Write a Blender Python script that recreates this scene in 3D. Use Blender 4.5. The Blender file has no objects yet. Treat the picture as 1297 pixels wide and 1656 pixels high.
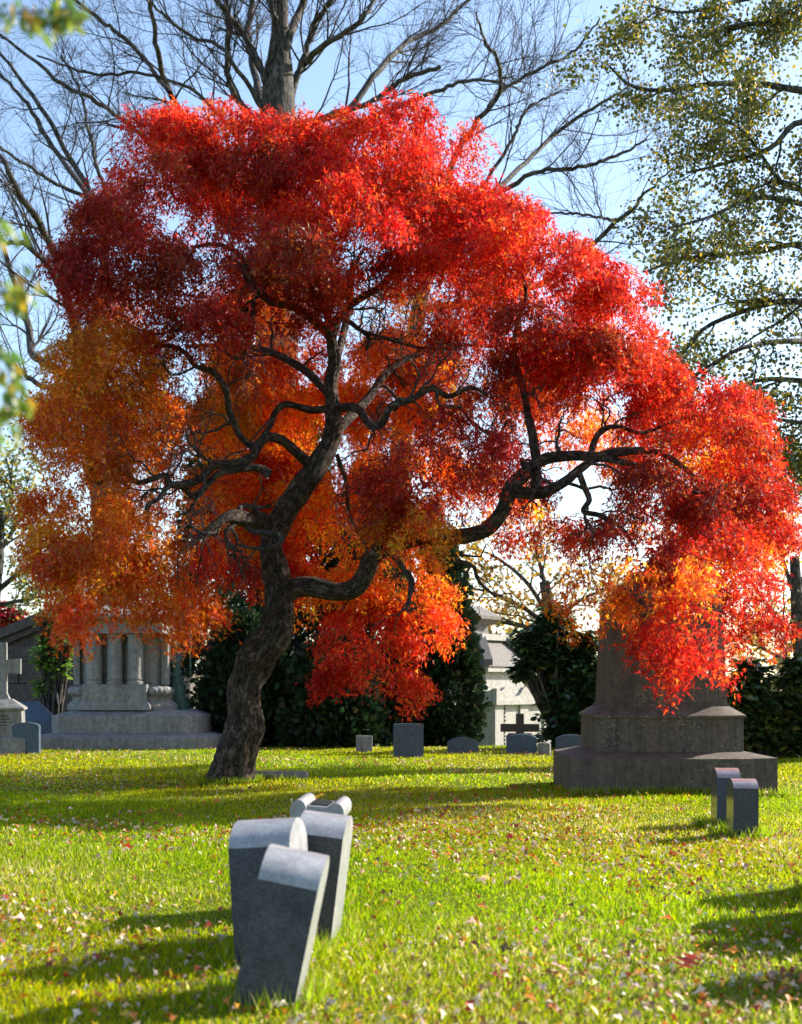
import bpy, bmesh, math
import numpy as np
from mathutils import Vector, Matrix

# ------------------------------------------------------------------ camera / light
F, HZ, CX, EYE = 2200.0, 1106.0, 648.5, 1.4      # focal length (px of the 1297 px wide photo), horizon row, centre column, eye height
SUN_DIR = Vector((0.87, 0.48, 0.56)).normalized()   # towards the sun: right, a little behind the tree
sc = bpy.context.scene
C = sc.collection
cam = bpy.data.cameras.new('camera')
cam.sensor_fit = 'HORIZONTAL'; cam.sensor_width = 24.0
cam.lens = F / 1297.0 * 24.0
cam.shift_y = (HZ - 828.0) / 1297.0
cam.clip_start = 0.05; cam.clip_end = 8000
cam.dof.use_dof = True; cam.dof.focus_distance = 16.5; cam.dof.aperture_fstop = 2.2
cam_o = bpy.data.objects.new('camera', cam); C.objects.link(cam_o)
cam_o.location = (0, 0, EYE); cam_o.rotation_euler = (math.radians(90), 0, 0)
sc.camera = cam_o

w = bpy.data.worlds.new('World'); sc.world = w; w.use_nodes = True
nt = w.node_tree
sky = nt.nodes.new('ShaderNodeTexSky'); sky.sky_type = 'NISHITA'; sky.sun_disc = False
sky.sun_elevation = math.asin(SUN_DIR.z)
sky.sun_rotation = math.atan2(SUN_DIR.x, SUN_DIR.y)
sky.air_density = 1.0; sky.dust_density = 0.9; sky.ozone_density = 1.5; sky.altitude = 50
bg = nt.nodes['Background']; bg.inputs['Strength'].default_value = 0.13
nt.links.new(sky.outputs['Color'], bg.inputs['Color'])

sun = bpy.data.lights.new('sun', 'SUN'); sun.energy = 5.0; sun.angle = math.radians(0.53); sun.color = (1.0, 0.93, 0.82)
sun_o = bpy.data.objects.new('sun', sun); C.objects.link(sun_o)
sun_o.rotation_euler = SUN_DIR.to_track_quat('Z', 'Y').to_euler()

sc.render.engine = 'CYCLES'
sc.view_settings.view_transform = 'Standard'; sc.view_settings.look = 'None'
sc.view_settings.gamma = 1.0; sc.view_settings.exposure = 1.22
sc.cycles.max_bounces = 10; sc.cycles.transmission_bounces = 6; sc.cycles.diffuse_bounces = 5

rng = np.random.default_rng(7)
def at(px, py, Y):
    return np.array([(px - CX) / F * Y, Y, EYE + (HZ - py) / F * Y])
def gz(x, y):
    x = np.asarray(x, float); y = np.asarray(y, float)
    und = 0.018*np.sin(x*1.3+0.4)*np.cos(y*0.9) + 0.02*np.sin(x*0.5+y*0.37+1.0)
    fade = np.clip((60-np.hypot(x, y-15))/30, 0, 1)
    d = np.clip(y-29.5, 0, None)
    fall = -0.075*d*np.clip(d/3, 0, 1)
    fall = np.maximum(fall, -2.6)
    return und*fade + fall

# ------------------------------------------------------------------ materials
MATS = {}
def newmat(name):
    m = bpy.data.materials.new(name); m.use_nodes = True
    m.node_tree.nodes.clear(); MATS[name] = m
    return m, m.node_tree.nodes, m.node_tree.links
def ramp(nodes, stops):
    r = nodes.new('ShaderNodeValToRGB'); e = r.color_ramp.elements
    while len(e) < len(stops): e.new(0.5)
    for i, (p, c) in enumerate(stops):
        e[i].position = p; e[i].color = (*c, 1)
    return r
def leaf_mat(name, trans=0.55, gloss=0.06, rough=0.45, tboost=1.6):
    m, n, l = newmat(name)
    a = n.new('ShaderNodeAttribute'); a.attribute_name = 'col'
    d = n.new('ShaderNodeBsdfDiffuse'); t = n.new('ShaderNodeBsdfTranslucent')
    g = n.new('ShaderNodeBsdfGlossy'); g.inputs['Roughness'].default_value = rough
    g.inputs['Color'].default_value = (0.9, 0.9, 0.9, 1)
    mul = n.new('ShaderNodeMix'); mul.data_type = 'RGBA'; mul.blend_type = 'MULTIPLY'
    mul.inputs[0].default_value = 1.0; mul.inputs[7].default_value = (tboost, tboost, tboost, 1)
    mx = n.new('ShaderNodeMixShader'); mx.inputs[0].default_value = trans
    mx2 = n.new('ShaderNodeMixShader'); mx2.inputs[0].default_value = gloss
    o = n.new('ShaderNodeOutputMaterial')
    l.new(a.outputs['Color'], d.inputs['Color']); l.new(a.outputs['Color'], mul.inputs[6])
    l.new(mul.outputs[2], t.inputs['Color'])
    l.new(d.outputs[0], mx.inputs[1]); l.new(t.outputs[0], mx.inputs[2])
    l.new(mx.outputs[0], mx2.inputs[1]); l.new(g.outputs[0], mx2.inputs[2])
    l.new(mx2.outputs[0], o.inputs['Surface'])
    return m
def stone_mat(name, stops, scale=60, rough=0.75, stain=0.5, stain_col=(0.05, 0.045, 0.035), lichen=0.0, bump=0.25, spec=0.4):
    m, n, l = newmat(name)
    tc = n.new('ShaderNodeTexCoord')
    ns = n.new('ShaderNodeTexNoise'); ns.inputs['Scale'].default_value = scale; ns.inputs['Detail'].default_value = 6; ns.inputs['Roughness'].default_value = 0.7
    l.new(tc.outputs['Object'], ns.inputs['Vector'])
    r = ramp(n, stops); l.new(ns.outputs['Fac'], r.inputs[0])
    # rain streaks: noise stretched down the face
    mp = n.new('ShaderNodeMapping'); mp.inputs['Scale'].default_value = (5, 5, 0.7)
    l.new(tc.outputs['Object'], mp.inputs['Vector'])
    n2 = n.new('ShaderNodeTexNoise'); n2.inputs['Scale'].default_value = 1.6; n2.inputs['Detail'].default_value = 8; n2.inputs['Roughness'].default_value = 0.65
    l.new(mp.outputs[0], n2.inputs['Vector'])
    r2 = ramp(n, [(0.42, (0, 0, 0)), (0.72, (stain, stain, stain))]); l.new(n2.outputs['Fac'], r2.inputs[0])
    mx = n.new('ShaderNodeMix'); mx.data_type = 'RGBA'; mx.inputs[7].default_value = (*stain_col, 1)
    l.new(r2.outputs[0], mx.inputs[0]); l.new(r.outputs[0], mx.inputs[6])
    col = mx.outputs[2]
    if lichen > 0:
        v = n.new('ShaderNodeTexNoise'); v.inputs['Scale'].default_value = 34; v.inputs['Detail'].default_value = 4; v.inputs['Roughness'].default_value = 0.6
        l.new(tc.outputs['Object'], v.inputs['Vector'])
        r3 = ramp(n, [(0.55, (0, 0, 0)), (0.72, (lichen, lichen, lichen))]); l.new(v.outputs['Fac'], r3.inputs[0])
        v2 = n.new('ShaderNodeTexNoise'); v2.inputs['Scale'].default_value = 1.7; v2.inputs['Detail'].default_value = 3
        l.new(tc.outputs['Object'], v2.inputs['Vector'])
        r4 = ramp(n, [(0.45, (0, 0, 0)), (0.62, (1, 1, 1))]); l.new(v2.outputs['Fac'], r4.inputs[0])
        ml = n.new('ShaderNodeMix'); ml.data_type = 'RGBA'; ml.blend_type = 'MULTIPLY'; ml.inputs[0].default_value = 1
        l.new(r3.outputs[0], ml.inputs[6]); l.new(r4.outputs[0], ml.inputs[7])
        m3 = n.new('ShaderNodeMix'); m3.data_type = 'RGBA'; m3.inputs[7].default_value = (0.34, 0.36, 0.31, 1)
        l.new(ml.outputs[2], m3.inputs[0]); l.new(col, m3.inputs[6]); col = m3.outputs[2]
    n5 = n.new('ShaderNodeTexNoise'); n5.inputs['Scale'].default_value = 11; n5.inputs['Detail'].default_value = 5; n5.inputs['Roughness'].default_value = 0.65
    l.new(tc.outputs['Object'], n5.inputs['Vector'])
    r5 = ramp(n, [(0.3, (0.68, 0.68, 0.68)), (0.7, (1.25, 1.24, 1.2))]); l.new(n5.outputs['Fac'], r5.inputs[0])
    m5 = n.new('ShaderNodeMix'); m5.data_type = 'RGBA'; m5.blend_type = 'MULTIPLY'; m5.inputs[0].default_value = 1.0
    l.new(col, m5.inputs[6]); l.new(r5.outputs[0], m5.inputs[7]); col = m5.outputs[2]
    b = n.new('ShaderNodeBsdfPrincipled'); b.inputs['Roughness'].default_value = rough
    b.inputs['Specular IOR Level'].default_value = spec
    l.new(col, b.inputs['Base Color'])
    bp = n.new('ShaderNodeBump'); bp.inputs['Strength'].default_value = bump; bp.inputs['Distance'].default_value = 0.01
    l.new(ns.outputs['Fac'], bp.inputs['Height']); l.new(bp.outputs[0], b.inputs['Normal'])
    o = n.new('ShaderNodeOutputMaterial'); l.new(b.outputs[0], o.inputs['Surface'])
    return m
def bark_mat(name, c1, c2, c3, zs=0.35, scale=14, bump=1.0, dist=0.04, tube=False):
    m, n, l = newmat(name)
    if tube:
        src = n.new('ShaderNodeAttribute'); src.attribute_name = 'bark'; vec = src.outputs['Vector']
    else:
        src = n.new('ShaderNodeTexCoord'); vec = src.outputs['Object']
    tc = n.new('ShaderNodeTexCoord')
    mp = n.new('ShaderNodeMapping'); mp.inputs['Scale'].default_value = (1, 1, zs); l.new(vec, mp.inputs['Vector'])
    wn = n.new('ShaderNodeTexNoise'); wn.inputs['Scale'].default_value = scale*0.5; wn.inputs['Detail'].default_value = 5
    l.new(mp.outputs[0], wn.inputs['Vector'])
    ad = n.new('ShaderNodeMix'); ad.data_type = 'RGBA'; ad.blend_type = 'ADD'; ad.inputs[0].default_value = 0.12
    l.new(mp.outputs[0], ad.inputs[6]); l.new(wn.outputs['Color'], ad.inputs[7])
    fu = n.new('ShaderNodeTexNoise'); fu.inputs['Scale'].default_value = scale; fu.inputs['Detail'].default_value = 7; fu.inputs['Roughness'].default_value = 0.6
    l.new(ad.outputs[2], fu.inputs['Vector'])
    # furrows: the valleys of a ridged noise
    sb = n.new('ShaderNodeMath'); sb.operation = 'SUBTRACT'; sb.inputs[1].default_value = 0.5; l.new(fu.outputs['Fac'], sb.inputs[0])
    ab = n.new('ShaderNodeMath'); ab.operation = 'ABSOLUTE'; l.new(sb.outputs[0], ab.inputs[0])
    rv = ramp(n, [(0.0, (0.22, 0.22, 0.22)), (0.035, (0.75, 0.75, 0.75)), (0.11, (1, 1, 1))]); l.new(ab.outputs[0], rv.inputs[0])
    ns = n.new('ShaderNodeTexNoise'); ns.inputs['Scale'].default_value = scale*0.6; ns.inputs['Detail'].default_value = 9; ns.inputs['Roughness'].default_value = 0.7
    l.new(tc.outputs['Object'], ns.inputs['Vector'])
    r = ramp(n, [(0.3, c1), (0.5, c2), (0.68, c3)]); l.new(ns.outputs['Fac'], r.inputs[0])
    mx = n.new('ShaderNodeMix'); mx.data_type = 'RGBA'; mx.blend_type = 'MULTIPLY'; mx.inputs[0].default_value = 1
    l.new(r.outputs[0], mx.inputs[6]); l.new(rv.outputs[0], mx.inputs[7])
    lc = n.new('ShaderNodeTexNoise'); lc.inputs['Scale'].default_value = 5.5; lc.inputs['Detail'].default_value = 3
    l.new(tc.outputs['Object'], lc.inputs['Vector'])
    rl = ramp(n, [(0.66, (0, 0, 0)), (0.70, (0.55, 0.55, 0.55))]); l.new(lc.outputs['Fac'], rl.inputs[0])
    m2 = n.new('ShaderNodeMix'); m2.data_type = 'RGBA'; m2.inputs[7].default_value = (0.22, 0.225, 0.17, 1)
    l.new(rl.outputs[0], m2.inputs[0]); l.new(mx.outputs[2], m2.inputs[6])
    b = n.new('ShaderNodeBsdfPrincipled'); b.inputs['Roughness'].default_value = 0.85; b.inputs['Specular IOR Level'].default_value = 0.25
    l.new(m2.outputs[2], b.inputs['Base Color'])
    hh = n.new('ShaderNodeMath'); hh.operation = 'ADD'
    l.new(rv.outputs[0], hh.inputs[0]); l.new(fu.outputs['Fac'], hh.inputs[1])
    bp = n.new('ShaderNodeBump'); bp.inputs['Strength'].default_value = bump; bp.inputs['Distance'].default_value = dist
    l.new(hh.outputs[0], bp.inputs['Height']); l.new(bp.outputs[0], b.inputs['Normal'])
    o = n.new('ShaderNodeOutputMaterial'); l.new(b.outputs[0], o.inputs['Surface'])
    return m

M_maple_leaf = leaf_mat('maple leaf', 0.63, 0.02, 0.4, 1.65)
M_grass_blade = leaf_mat('grass blade', 0.55, 0.008, 0.5, 1.8)
M_litter = leaf_mat('dry leaf', 0.25, 0.04, 0.4, 1.2)
M_green_leaf = leaf_mat('green leaf', 0.45, 0.06, 0.4, 1.6)
M_dark_leaf = leaf_mat('glossy evergreen leaf', 0.2, 0.09, 0.3, 1.4)
M_scale_leaf = leaf_mat('scale leaf', 0.15, 0.02, 0.5, 1.3)
M_bark_maple = bark_mat('maple bark', (0.035, 0.024, 0.017), (0.082, 0.058, 0.041), (0.17, 0.13, 0.09), 0.36, 15, 1.0, 0.04, True)
M_bark_grey = bark_mat('grey bark', (0.05, 0.042, 0.038), (0.11, 0.095, 0.085), (0.2, 0.18, 0.165), 0.2, 7, 0.8, 0.05)
M_twig = bark_mat('twig bark', (0.035, 0.027, 0.026), (0.07, 0.055, 0.05), (0.11, 0.09, 0.085), 0.5, 10, 0.3, 0.01)
M_granite_brown = stone_mat('weathered brown granite', [(0.3, (0.044, 0.032, 0.022)), (0.5, (0.094, 0.071, 0.051)), (0.7, (0.16, 0.124, 0.092))], 70, 0.8, 0.8, (0.02, 0.016, 0.013), 0.6)
M_granite_grey = stone_mat('grey granite', [(0.3, (0.14, 0.136, 0.13)), (0.5, (0.24, 0.234, 0.226)), (0.7, (0.35, 0.342, 0.33))], 60, 0.75, 0.6, (0.045, 0.042, 0.038), 0.25)
M_granite_head = stone_mat('headstone granite', [(0.32, (0.030, 0.031, 0.033)), (0.5, (0.058, 0.059, 0.062)), (0.68, (0.11, 0.111, 0.114))], 110, 0.7, 0.3, (0.03, 0.03, 0.03), 0.1, 0.2, 0.3)
M_granite_lit = stone_mat('smooth lit granite', [(0.32, (0.2, 0.2, 0.21)), (0.5, (0.29, 0.29, 0.305)), (0.68, (0.38, 0.38, 0.39))], 90, 0.38, 0.25, (0.25, 0.25, 0.26), 0, 0.1, 0.6)  # lighter copy of headstone granite; sky and sun on lit faces painted in
M_granite_dark = stone_mat('dark granite', [(0.35, (0.018, 0.019, 0.023)), (0.5, (0.035, 0.037, 0.044)), (0.68, (0.075, 0.078, 0.088))], 130, 0.6, 0.1, (0.03, 0.03, 0.03), 0, 0.12, 0.5)
M_granite_polish = stone_mat('polished granite', [(0.35, (0.05, 0.045, 0.04)), (0.5, (0.09, 0.08, 0.07)), (0.68, (0.15, 0.13, 0.12))], 130, 0.13, 0, (0.03, 0.03, 0.03), 0, 0.0, 0.45)
M_granite_sheen = stone_mat('polished granite sky tint', [(0.35, (0.20, 0.15, 0.15)), (0.5, (0.27, 0.21, 0.21)), (0.68, (0.34, 0.28, 0.28))], 130, 0.2, 0, (0.03, 0.03, 0.03), 0, 0.0, 0.9)  # dark granite tops; pinkish sky reflection painted into the base colour
M_granite_blue = stone_mat('blue grey granite', [(0.32, (0.028, 0.048, 0.08)), (0.5, (0.05, 0.078, 0.122)), (0.68, (0.10, 0.135, 0.18))], 90, 0.5, 0.25, (0.08, 0.09, 0.1), 0.1)
M_brownstone = stone_mat('brownstone', [(0.3, (0.06, 0.045, 0.04)), (0.5, (0.105, 0.082, 0.074)), (0.7, (0.155, 0.125, 0.115))], 22, 0.9, 0.5, (0.05, 0.045, 0.04), 0.1, 0.5)
M_marble = stone_mat('white marble', [(0.3, (0.30, 0.285, 0.255)), (0.5, (0.39, 0.375, 0.345)), (0.7, (0.46, 0.445, 0.415))], 12, 0.6, 0.5, (0.28, 0.24, 0.19), 0)
M_slate = stone_mat('roof slab', [(0.3, (0.10, 0.09, 0.085)), (0.5, (0.145, 0.13, 0.125)), (0.7, (0.2, 0.185, 0.175))], 16, 0.8, 0.5, (0.13, 0.11, 0.1), 0.1)
M_bronze = stone_mat('verdigris bronze', [(0.3, (0.012, 0.035, 0.034)), (0.5, (0.03, 0.09, 0.08)), (0.7, (0.09, 0.21, 0.18))], 14, 0.55, 0.7, (0.02, 0.03, 0.028), 0)
M_dark = stone_mat('dark iron', [(0.3, (0.02, 0.02, 0.02)), (0.7, (0.04, 0.04, 0.045))], 20, 0.6, 0, (0, 0, 0), 0)

# lawn soil and thatch below the blades
m, n, l = newmat('lawn'); M_lawn = m
tc = n.new('ShaderNodeTexCoord')
n1 = n.new('ShaderNodeTexNoise'); n1.inputs['Scale'].default_value = 0.55; n1.inputs['Detail'].default_value = 5
n2 = n.new('ShaderNodeTexNoise'); n2.inputs['Scale'].default_value = 28; n2.inputs['Detail'].default_value = 6
l.new(tc.outputs['Object'], n1.inputs['Vector']); l.new(tc.outputs['Object'], n2.inputs['Vector'])
r1 = ramp(n, [(0.35, (0.10, 0.145, 0.002)), (0.55, (0.14, 0.175, 0.003)), (0.72, (0.2, 0.18, 0.012))]); l.new(n1.outputs['Fac'], r1.inputs[0])
r2 = ramp(n, [(0.35, (0.45, 0.45, 0.45)), (0.65, (1.15, 1.15, 1.15))]); l.new(n2.outputs['Fac'], r2.inputs[0])
mx = n.new('ShaderNodeMix'); mx.data_type = 'RGBA'; mx.blend_type = 'MULTIPLY'; mx.inputs[0].default_value = 1
l.new(r1.outputs[0], mx.inputs[6]); l.new(r2.outputs[0], mx.inputs[7])
b = n.new('ShaderNodeBsdfPrincipled'); b.inputs['Roughness'].default_value = 0.9; b.inputs['Specular IOR Level'].default_value = 0.1
l.new(mx.outputs[2], b.inputs['Base Color'])
bp = n.new('ShaderNodeBump'); bp.inputs['Strength'].default_value = 0.8; bp.inputs['Distance'].default_value = 0.03
l.new(n2.outputs['Fac'], bp.inputs['Height']); l.new(bp.outputs[0], b.inputs['Normal'])
o = n.new('ShaderNodeOutputMaterial'); l.new(b.outputs[0], o.inputs['Surface'])

# ------------------------------------------------------------------ mesh helpers
def mesh_np(name, V, faces, mat, parent=None, col=None, smooth=False):
    """V (N,3); faces: list of int arrays (M,k); col (N,3) point colours"""
    me = bpy.data.meshes.new(name)
    V = np.ascontiguousarray(V, np.float32)
    faces = [f for f in faces if len(f)]
    nl = sum(f.size for f in faces); npoly = sum(len(f) for f in faces)
    me.vertices.add(len(V)); me.vertices.foreach_set('co', V.ravel())
    me.loops.add(nl); me.polygons.add(npoly)
    me.loops.foreach_set('vertex_index', np.concatenate([f.ravel() for f in faces]).astype(np.int32))
    tot = np.concatenate([np.full(len(f), f.shape[1]) for f in faces])
    st = np.concatenate([[0], np.cumsum(tot)[:-1]]).astype(np.int32)
    me.polygons.foreach_set('loop_start', st)
    if smooth: me.polygons.foreach_set('use_smooth', np.ones(npoly, bool))
    me.update(calc_edges=True)
    if col is not None:
        a = me.attributes.new('col', 'FLOAT_COLOR', 'POINT')
        c4 = np.ones((len(V), 4), np.float32); c4[:, :3] = col
        a.data.foreach_set('color', c4.ravel())
    me.materials.append(mat)
    o = bpy.data.objects.new(name, me); C.objects.link(o)
    if parent is not None: o.parent = parent
    return o
def tag(o, label=None, cat=None, group=None, kind=None):
    if label: o['label'] = label
    if cat: o['category'] = cat
    if group: o['group'] = group
    if kind: o['kind'] = kind
    return o
def thing(name, label, cat, loc=(0, 0, 0), rz=0, group=None):
    o = bpy.data.objects.new(name, None); C.objects.link(o)
    o.location = [float(v) for v in loc]; o.rotation_euler = (0, 0, rz); o.empty_display_size = 0.2
    return tag(o, label, cat, group)
def rel(P, root):
    return P - np.array(root.location)
def bm_obj(name, bm, mat, parent=None, bevel=0, sharp=35, seg=2):
    me = bpy.data.meshes.new(name)
    if bevel:
        es = [e for e in bm.edges if len(e.link_faces) == 2 and e.calc_face_angle(0) > math.radians(28)]
        bmesh.ops.bevel(bm, geom=es, offset=bevel, segments=seg, profile=0.6, affect='EDGES', clamp_overlap=True)
    bmesh.ops.recalc_face_normals(bm, faces=bm.faces)
    bm.to_mesh(me); bm.free()
    for p in me.polygons: p.use_smooth = True
    me.set_sharp_from_angle(angle=math.radians(sharp))
    for mm in (mat if isinstance(mat, (list, tuple)) else [mat]): me.materials.append(mm)
    o = bpy.data.objects.new(name, me); C.objects.link(o)
    if parent is not None: o.parent = parent
    return o
def loft(sections, bm=None):
    """sections: lists of 3-D points with equal counts; caps both ends"""
    bm = bm or bmesh.new()
    rings = [[bm.verts.new(p) for p in s] for s in sections]
    k = len(rings[0])
    for a, b in zip(rings[:-1], rings[1:]):
        for i in range(k):
            bm.faces.new((a[i], a[(i+1) % k], b[(i+1) % k], b[i]))
    bm.faces.new(rings[0][::-1]); bm.faces.new(rings[-1])
    return bm
def rect(hx, hy, z, cx=0, cy=0, ch=0):
    if ch == 0:
        return [(cx-hx, cy-hy, z), (cx+hx, cy-hy, z), (cx+hx, cy+hy, z), (cx-hx, cy+hy, z)]
    c, d = ch if isinstance(ch, tuple) else (ch, ch)
    return [(cx-hx+c, cy-hy, z), (cx+hx-c, cy-hy, z), (cx+hx, cy-hy+d, z), (cx+hx, cy+hy-d, z),
            (cx+hx-c, cy+hy, z), (cx-hx+c, cy+hy, z), (cx-hx, cy+hy-d, z), (cx-hx, cy-hy+d, z)]
def circ(r, z, cx=0, cy=0, k=20):
    return [(cx+r*math.cos(2*math.pi*i/k), cy+r*math.sin(2*math.pi*i/k), z) for i in range(k)]
def boxloft(x0, x1, y0, y1, z0, z1, bm=None):
    return loft([rect((x1-x0)/2, (y1-y0)/2, z0, (x0+x1)/2, (y0+y1)/2), rect((x1-x0)/2, (y1-y0)/2, z1, (x0+x1)/2, (y0+y1)/2)], bm)

def batch_tubes(P, R, k):
    """P (B,S,3), R (B,S) -> verts, quads"""
    B, S, _ = P.shape
    T = np.empty_like(P); T[:, 1:-1] = P[:, 2:]-P[:, :-2]; T[:, 0] = P[:, 1]-P[:, 0]; T[:, -1] = P[:, -1]-P[:, -2]
    T /= np.linalg.norm(T, axis=2, keepdims=True)+1e-9
    ref = np.where(np.abs(T[:, :1, 2:3]) > 0.85, np.array([1., 0, 0]), np.array([0, 0, 1.]))
    U = np.empty_like(P)
    u = np.cross(T[:, 0], ref[:, 0]); u /= np.linalg.norm(u, axis=1, keepdims=True)+1e-9
    for s in range(S):
        u = u-T[:, s]*np.sum(u*T[:, s], 1, keepdims=True); u /= np.linalg.norm(u, axis=1, keepdims=True)+1e-9
        U[:, s] = u
    W = np.cross(T, U)
    a = np.arange(k)*2*math.pi/k
    V = P[:, :, None, :]+R[:, :, None, None]*(U[:, :, None, :]*np.cos(a)[None, None, :, None]+W[:, :, None, :]*np.sin(a)[None, None, :, None])
    idx = np.arange(B*S*k).reshape(B, S, k)
    q = np.stack([idx[:, :-1], np.roll(idx, -1, 2)[:, :-1], np.roll(idx, -1, 2)[:, 1:], idx[:, 1:]], -1).reshape(-1, 4)
    return V.reshape(-1, 3), q
def join(parts):
    Vs, Qs, off = [], [], 0
    for V, q in parts:
        Vs.append(V); Qs.append(q+off); off += len(V)
    return np.concatenate(Vs), np.concatenate(Qs)
def catmull(pts, n):
    p = np.asarray(pts, float)
    p = np.vstack([2*p[0]-p[1], p, 2*p[-1]-p[-2]])
    m = len(p)-3
    t = np.linspace(0, m-1e-6, n); i = t.astype(int); f = (t-i)[:, None]
    a, b, c, d = p[i], p[i+1], p[i+2], p[i+3]
    return 0.5*((2*b)+(c-a)*f+(2*a-5*b+4*c-d)*f*f+(3*b-a-3*c+d)*f**3)
def limb(ptsW, n):
    """ptsW: (x,y,z,r) rows -> smooth path and radii"""
    q = catmull(ptsW, n); return q[:, :3], np.maximum(q[:, 3], 0.003)
def unit(a):
    return a/(np.linalg.norm(a, axis=-1, keepdims=True)+1e-9)
def spawn(P, R, n, t0, t1, ang, ln, rs, S, wig, bias, r, rmin=0.004):
    """n children on each of the B parent polylines P (B,S0,3)"""
    B, S0, _ = P.shape
    pi = np.repeat(np.arange(B), n); m = len(pi)
    t = r.uniform(t0, t1, m)*(S0-1); i = np.minimum(t.astype(int), S0-2); f = (t-i)[:, None]
    st = P[pi, i]*(1-f)+P[pi, i+1]*f
    pr = R[pi, i]*(1-f[:, 0])+R[pi, i+1]*f[:, 0]
    tg = unit(P[pi, i+1]-P[pi, i])
    pe = unit(np.cross(tg, r.normal(size=(m, 3))))
    a = r.uniform(*ang, m)[:, None]
    d = unit(tg*np.cos(a)+pe*np.sin(a)+np.array(bias)*0.5)
    L = r.uniform(*ln, m)*(1.15-0.5*t/(S0-1))
    out = np.empty((m, S, 3)); out[:, 0] = st
    for s in range(1, S):
        d = unit(d+r.normal(size=(m, 3))*wig+np.array(bias)*(1.0/S))
        out[:, s] = out[:, s-1]+d*(L/(S-1))[:, None]
    r0 = np.maximum(pr*rs, rmin)
    RR = r0[:, None]*np.linspace(1, 0.35, S)[None]
    RR = np.maximum(RR, rmin*0.5)
    return out, RR

STAR = (np.array([[0, 0], [0.30, 0.08], [1, 0], [0.30, -0.08],
                  [0.16, 0.16], [0.62, 0.62], [0.0, 0.2], [-0.12, 0.55],
                  [0.16, -0.16], [0.62, -0.62], [0.0, -0.2], [-0.12, -0.55]], float),
        [np.array([[0, 1, 2], [0, 2, 3], [0, 4, 5], [0, 6, 7], [0, 8, 9], [0, 10, 11]])])
STAR3 = (np.array([[0, 0.2], [1, 0.02], [0, -0.2], [-0.2, 0.06], [0.42, 0.72], [-0.2, -0.06], [0.40, -0.74]], float),
         [np.array([[0, 2, 1], [3, 0, 4], [2, 5, 6]])])
OVAL = (np.array([[0, 0], [0.35, 0.24], [0.75, 0.2], [1, 0], [0.75, -0.2], [0.35, -0.24]], float),
        [np.array([[0, 1, 2, 3], [0, 3, 4, 5]])])
ROUND = (np.array([[0, 0], [0.3, 0.42], [0.75, 0.32], [1, 0], [0.75, -0.32], [0.3, -0.42]], float),
         [np.array([[0, 1, 2, 3], [0, 3, 4, 5]])])
DIAM = (np.array([[0, 0], [0.45, 0.28], [1, 0], [0.45, -0.28]], float), [np.array([[0, 1, 2, 3]])])
LITTER = (np.array([[0, 0], [0.28, 0.16], [0.42, 0.5], [0.6, 0.14], [1, 0.05], [0.62, -0.12], [0.38, -0.42], [0.22, -0.12]], float),
          [np.array([[0, 1, 2, 3], [0, 3, 4, 5], [0, 5, 6, 7]])])
FAN = (np.array([[0, 0], [0.7, 0.42], [1, 0.05], [0.75, -0.38]], float), [np.array([[0, 1, 2], [0, 2, 3]])])
def leaf_cloud(name, pos, axis, nrm, size, col, tmpl, mat, parent=None, curl=0.25):
    pos = pos-(np.array(parent.location) if parent is not None else 0)
    T, fs = tmpl
    ax = unit(axis); sd = unit(np.cross(nrm, ax)); nm = np.cross(ax, sd)
    k = len(T)
    bend = -curl*T[:, 0]**2+0.35*curl*np.abs(T[:, 1])
    V = pos[:, None]+size[:, None, None]*(ax[:, None]*T[None, :, 0, None]+sd[:, None]*T[None, :, 1, None]+nm[:, None]*bend[None, :, None])
    off = (np.arange(len(pos))*k)[:, None, None]
    faces = [(f[None]+off).reshape(-1, f.shape[1]) for f in fs]
    cc = np.repeat(col, k, 0)
    return mesh_np(name, V.reshape(-1, 3), faces, mat, parent, cc)
def pick(r, n, pal, jit=0.18):
    """pal: list of (weight, rgb)"""
    w = np.array([p[0] for p in pal], float); c = np.array([p[1] for p in pal])
    i = r.choice(len(pal), n, p=w/w.sum())
    return np.clip(c[i]*np.exp(r.normal(0, jit, (n, 1)))*np.exp(r.normal(0, jit*0.4, (n, 3))), 0.002, 0.95)

# ------------------------------------------------------------------ ground
def axis_lines(lo, hi, step, far):
    a = np.arange(lo, hi+1e-6, step); s = step; up = []; x = hi
    while x < far: s *= 1.35; x += s; up.append(x)
    dn = []; s = step; x = lo
    while x > -far: s *= 1.35; x -= s; dn.append(x)
    return np.array(dn[::-1]+list(a)+up)
gx = axis_lines(-30, 30, 0.5, 3500); gy = axis_lines(-5, 60, 0.5, 3500)
XX, YY = np.meshgrid(gx, gy); Vg = np.stack([XX, YY, gz(XX, YY)], -1).reshape(-1, 3)
ii = np.arange(len(gx)*len(gy)).reshape(len(gy), len(gx))
qg = np.stack([ii[:-1, :-1], ii[:-1, 1:], ii[1:, 1:], ii[1:, :-1]], -1).reshape(-1, 4)
tag(mesh_np('lawn_ground', Vg, [qg], M_lawn, None, None, True), kind='structure')

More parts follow.
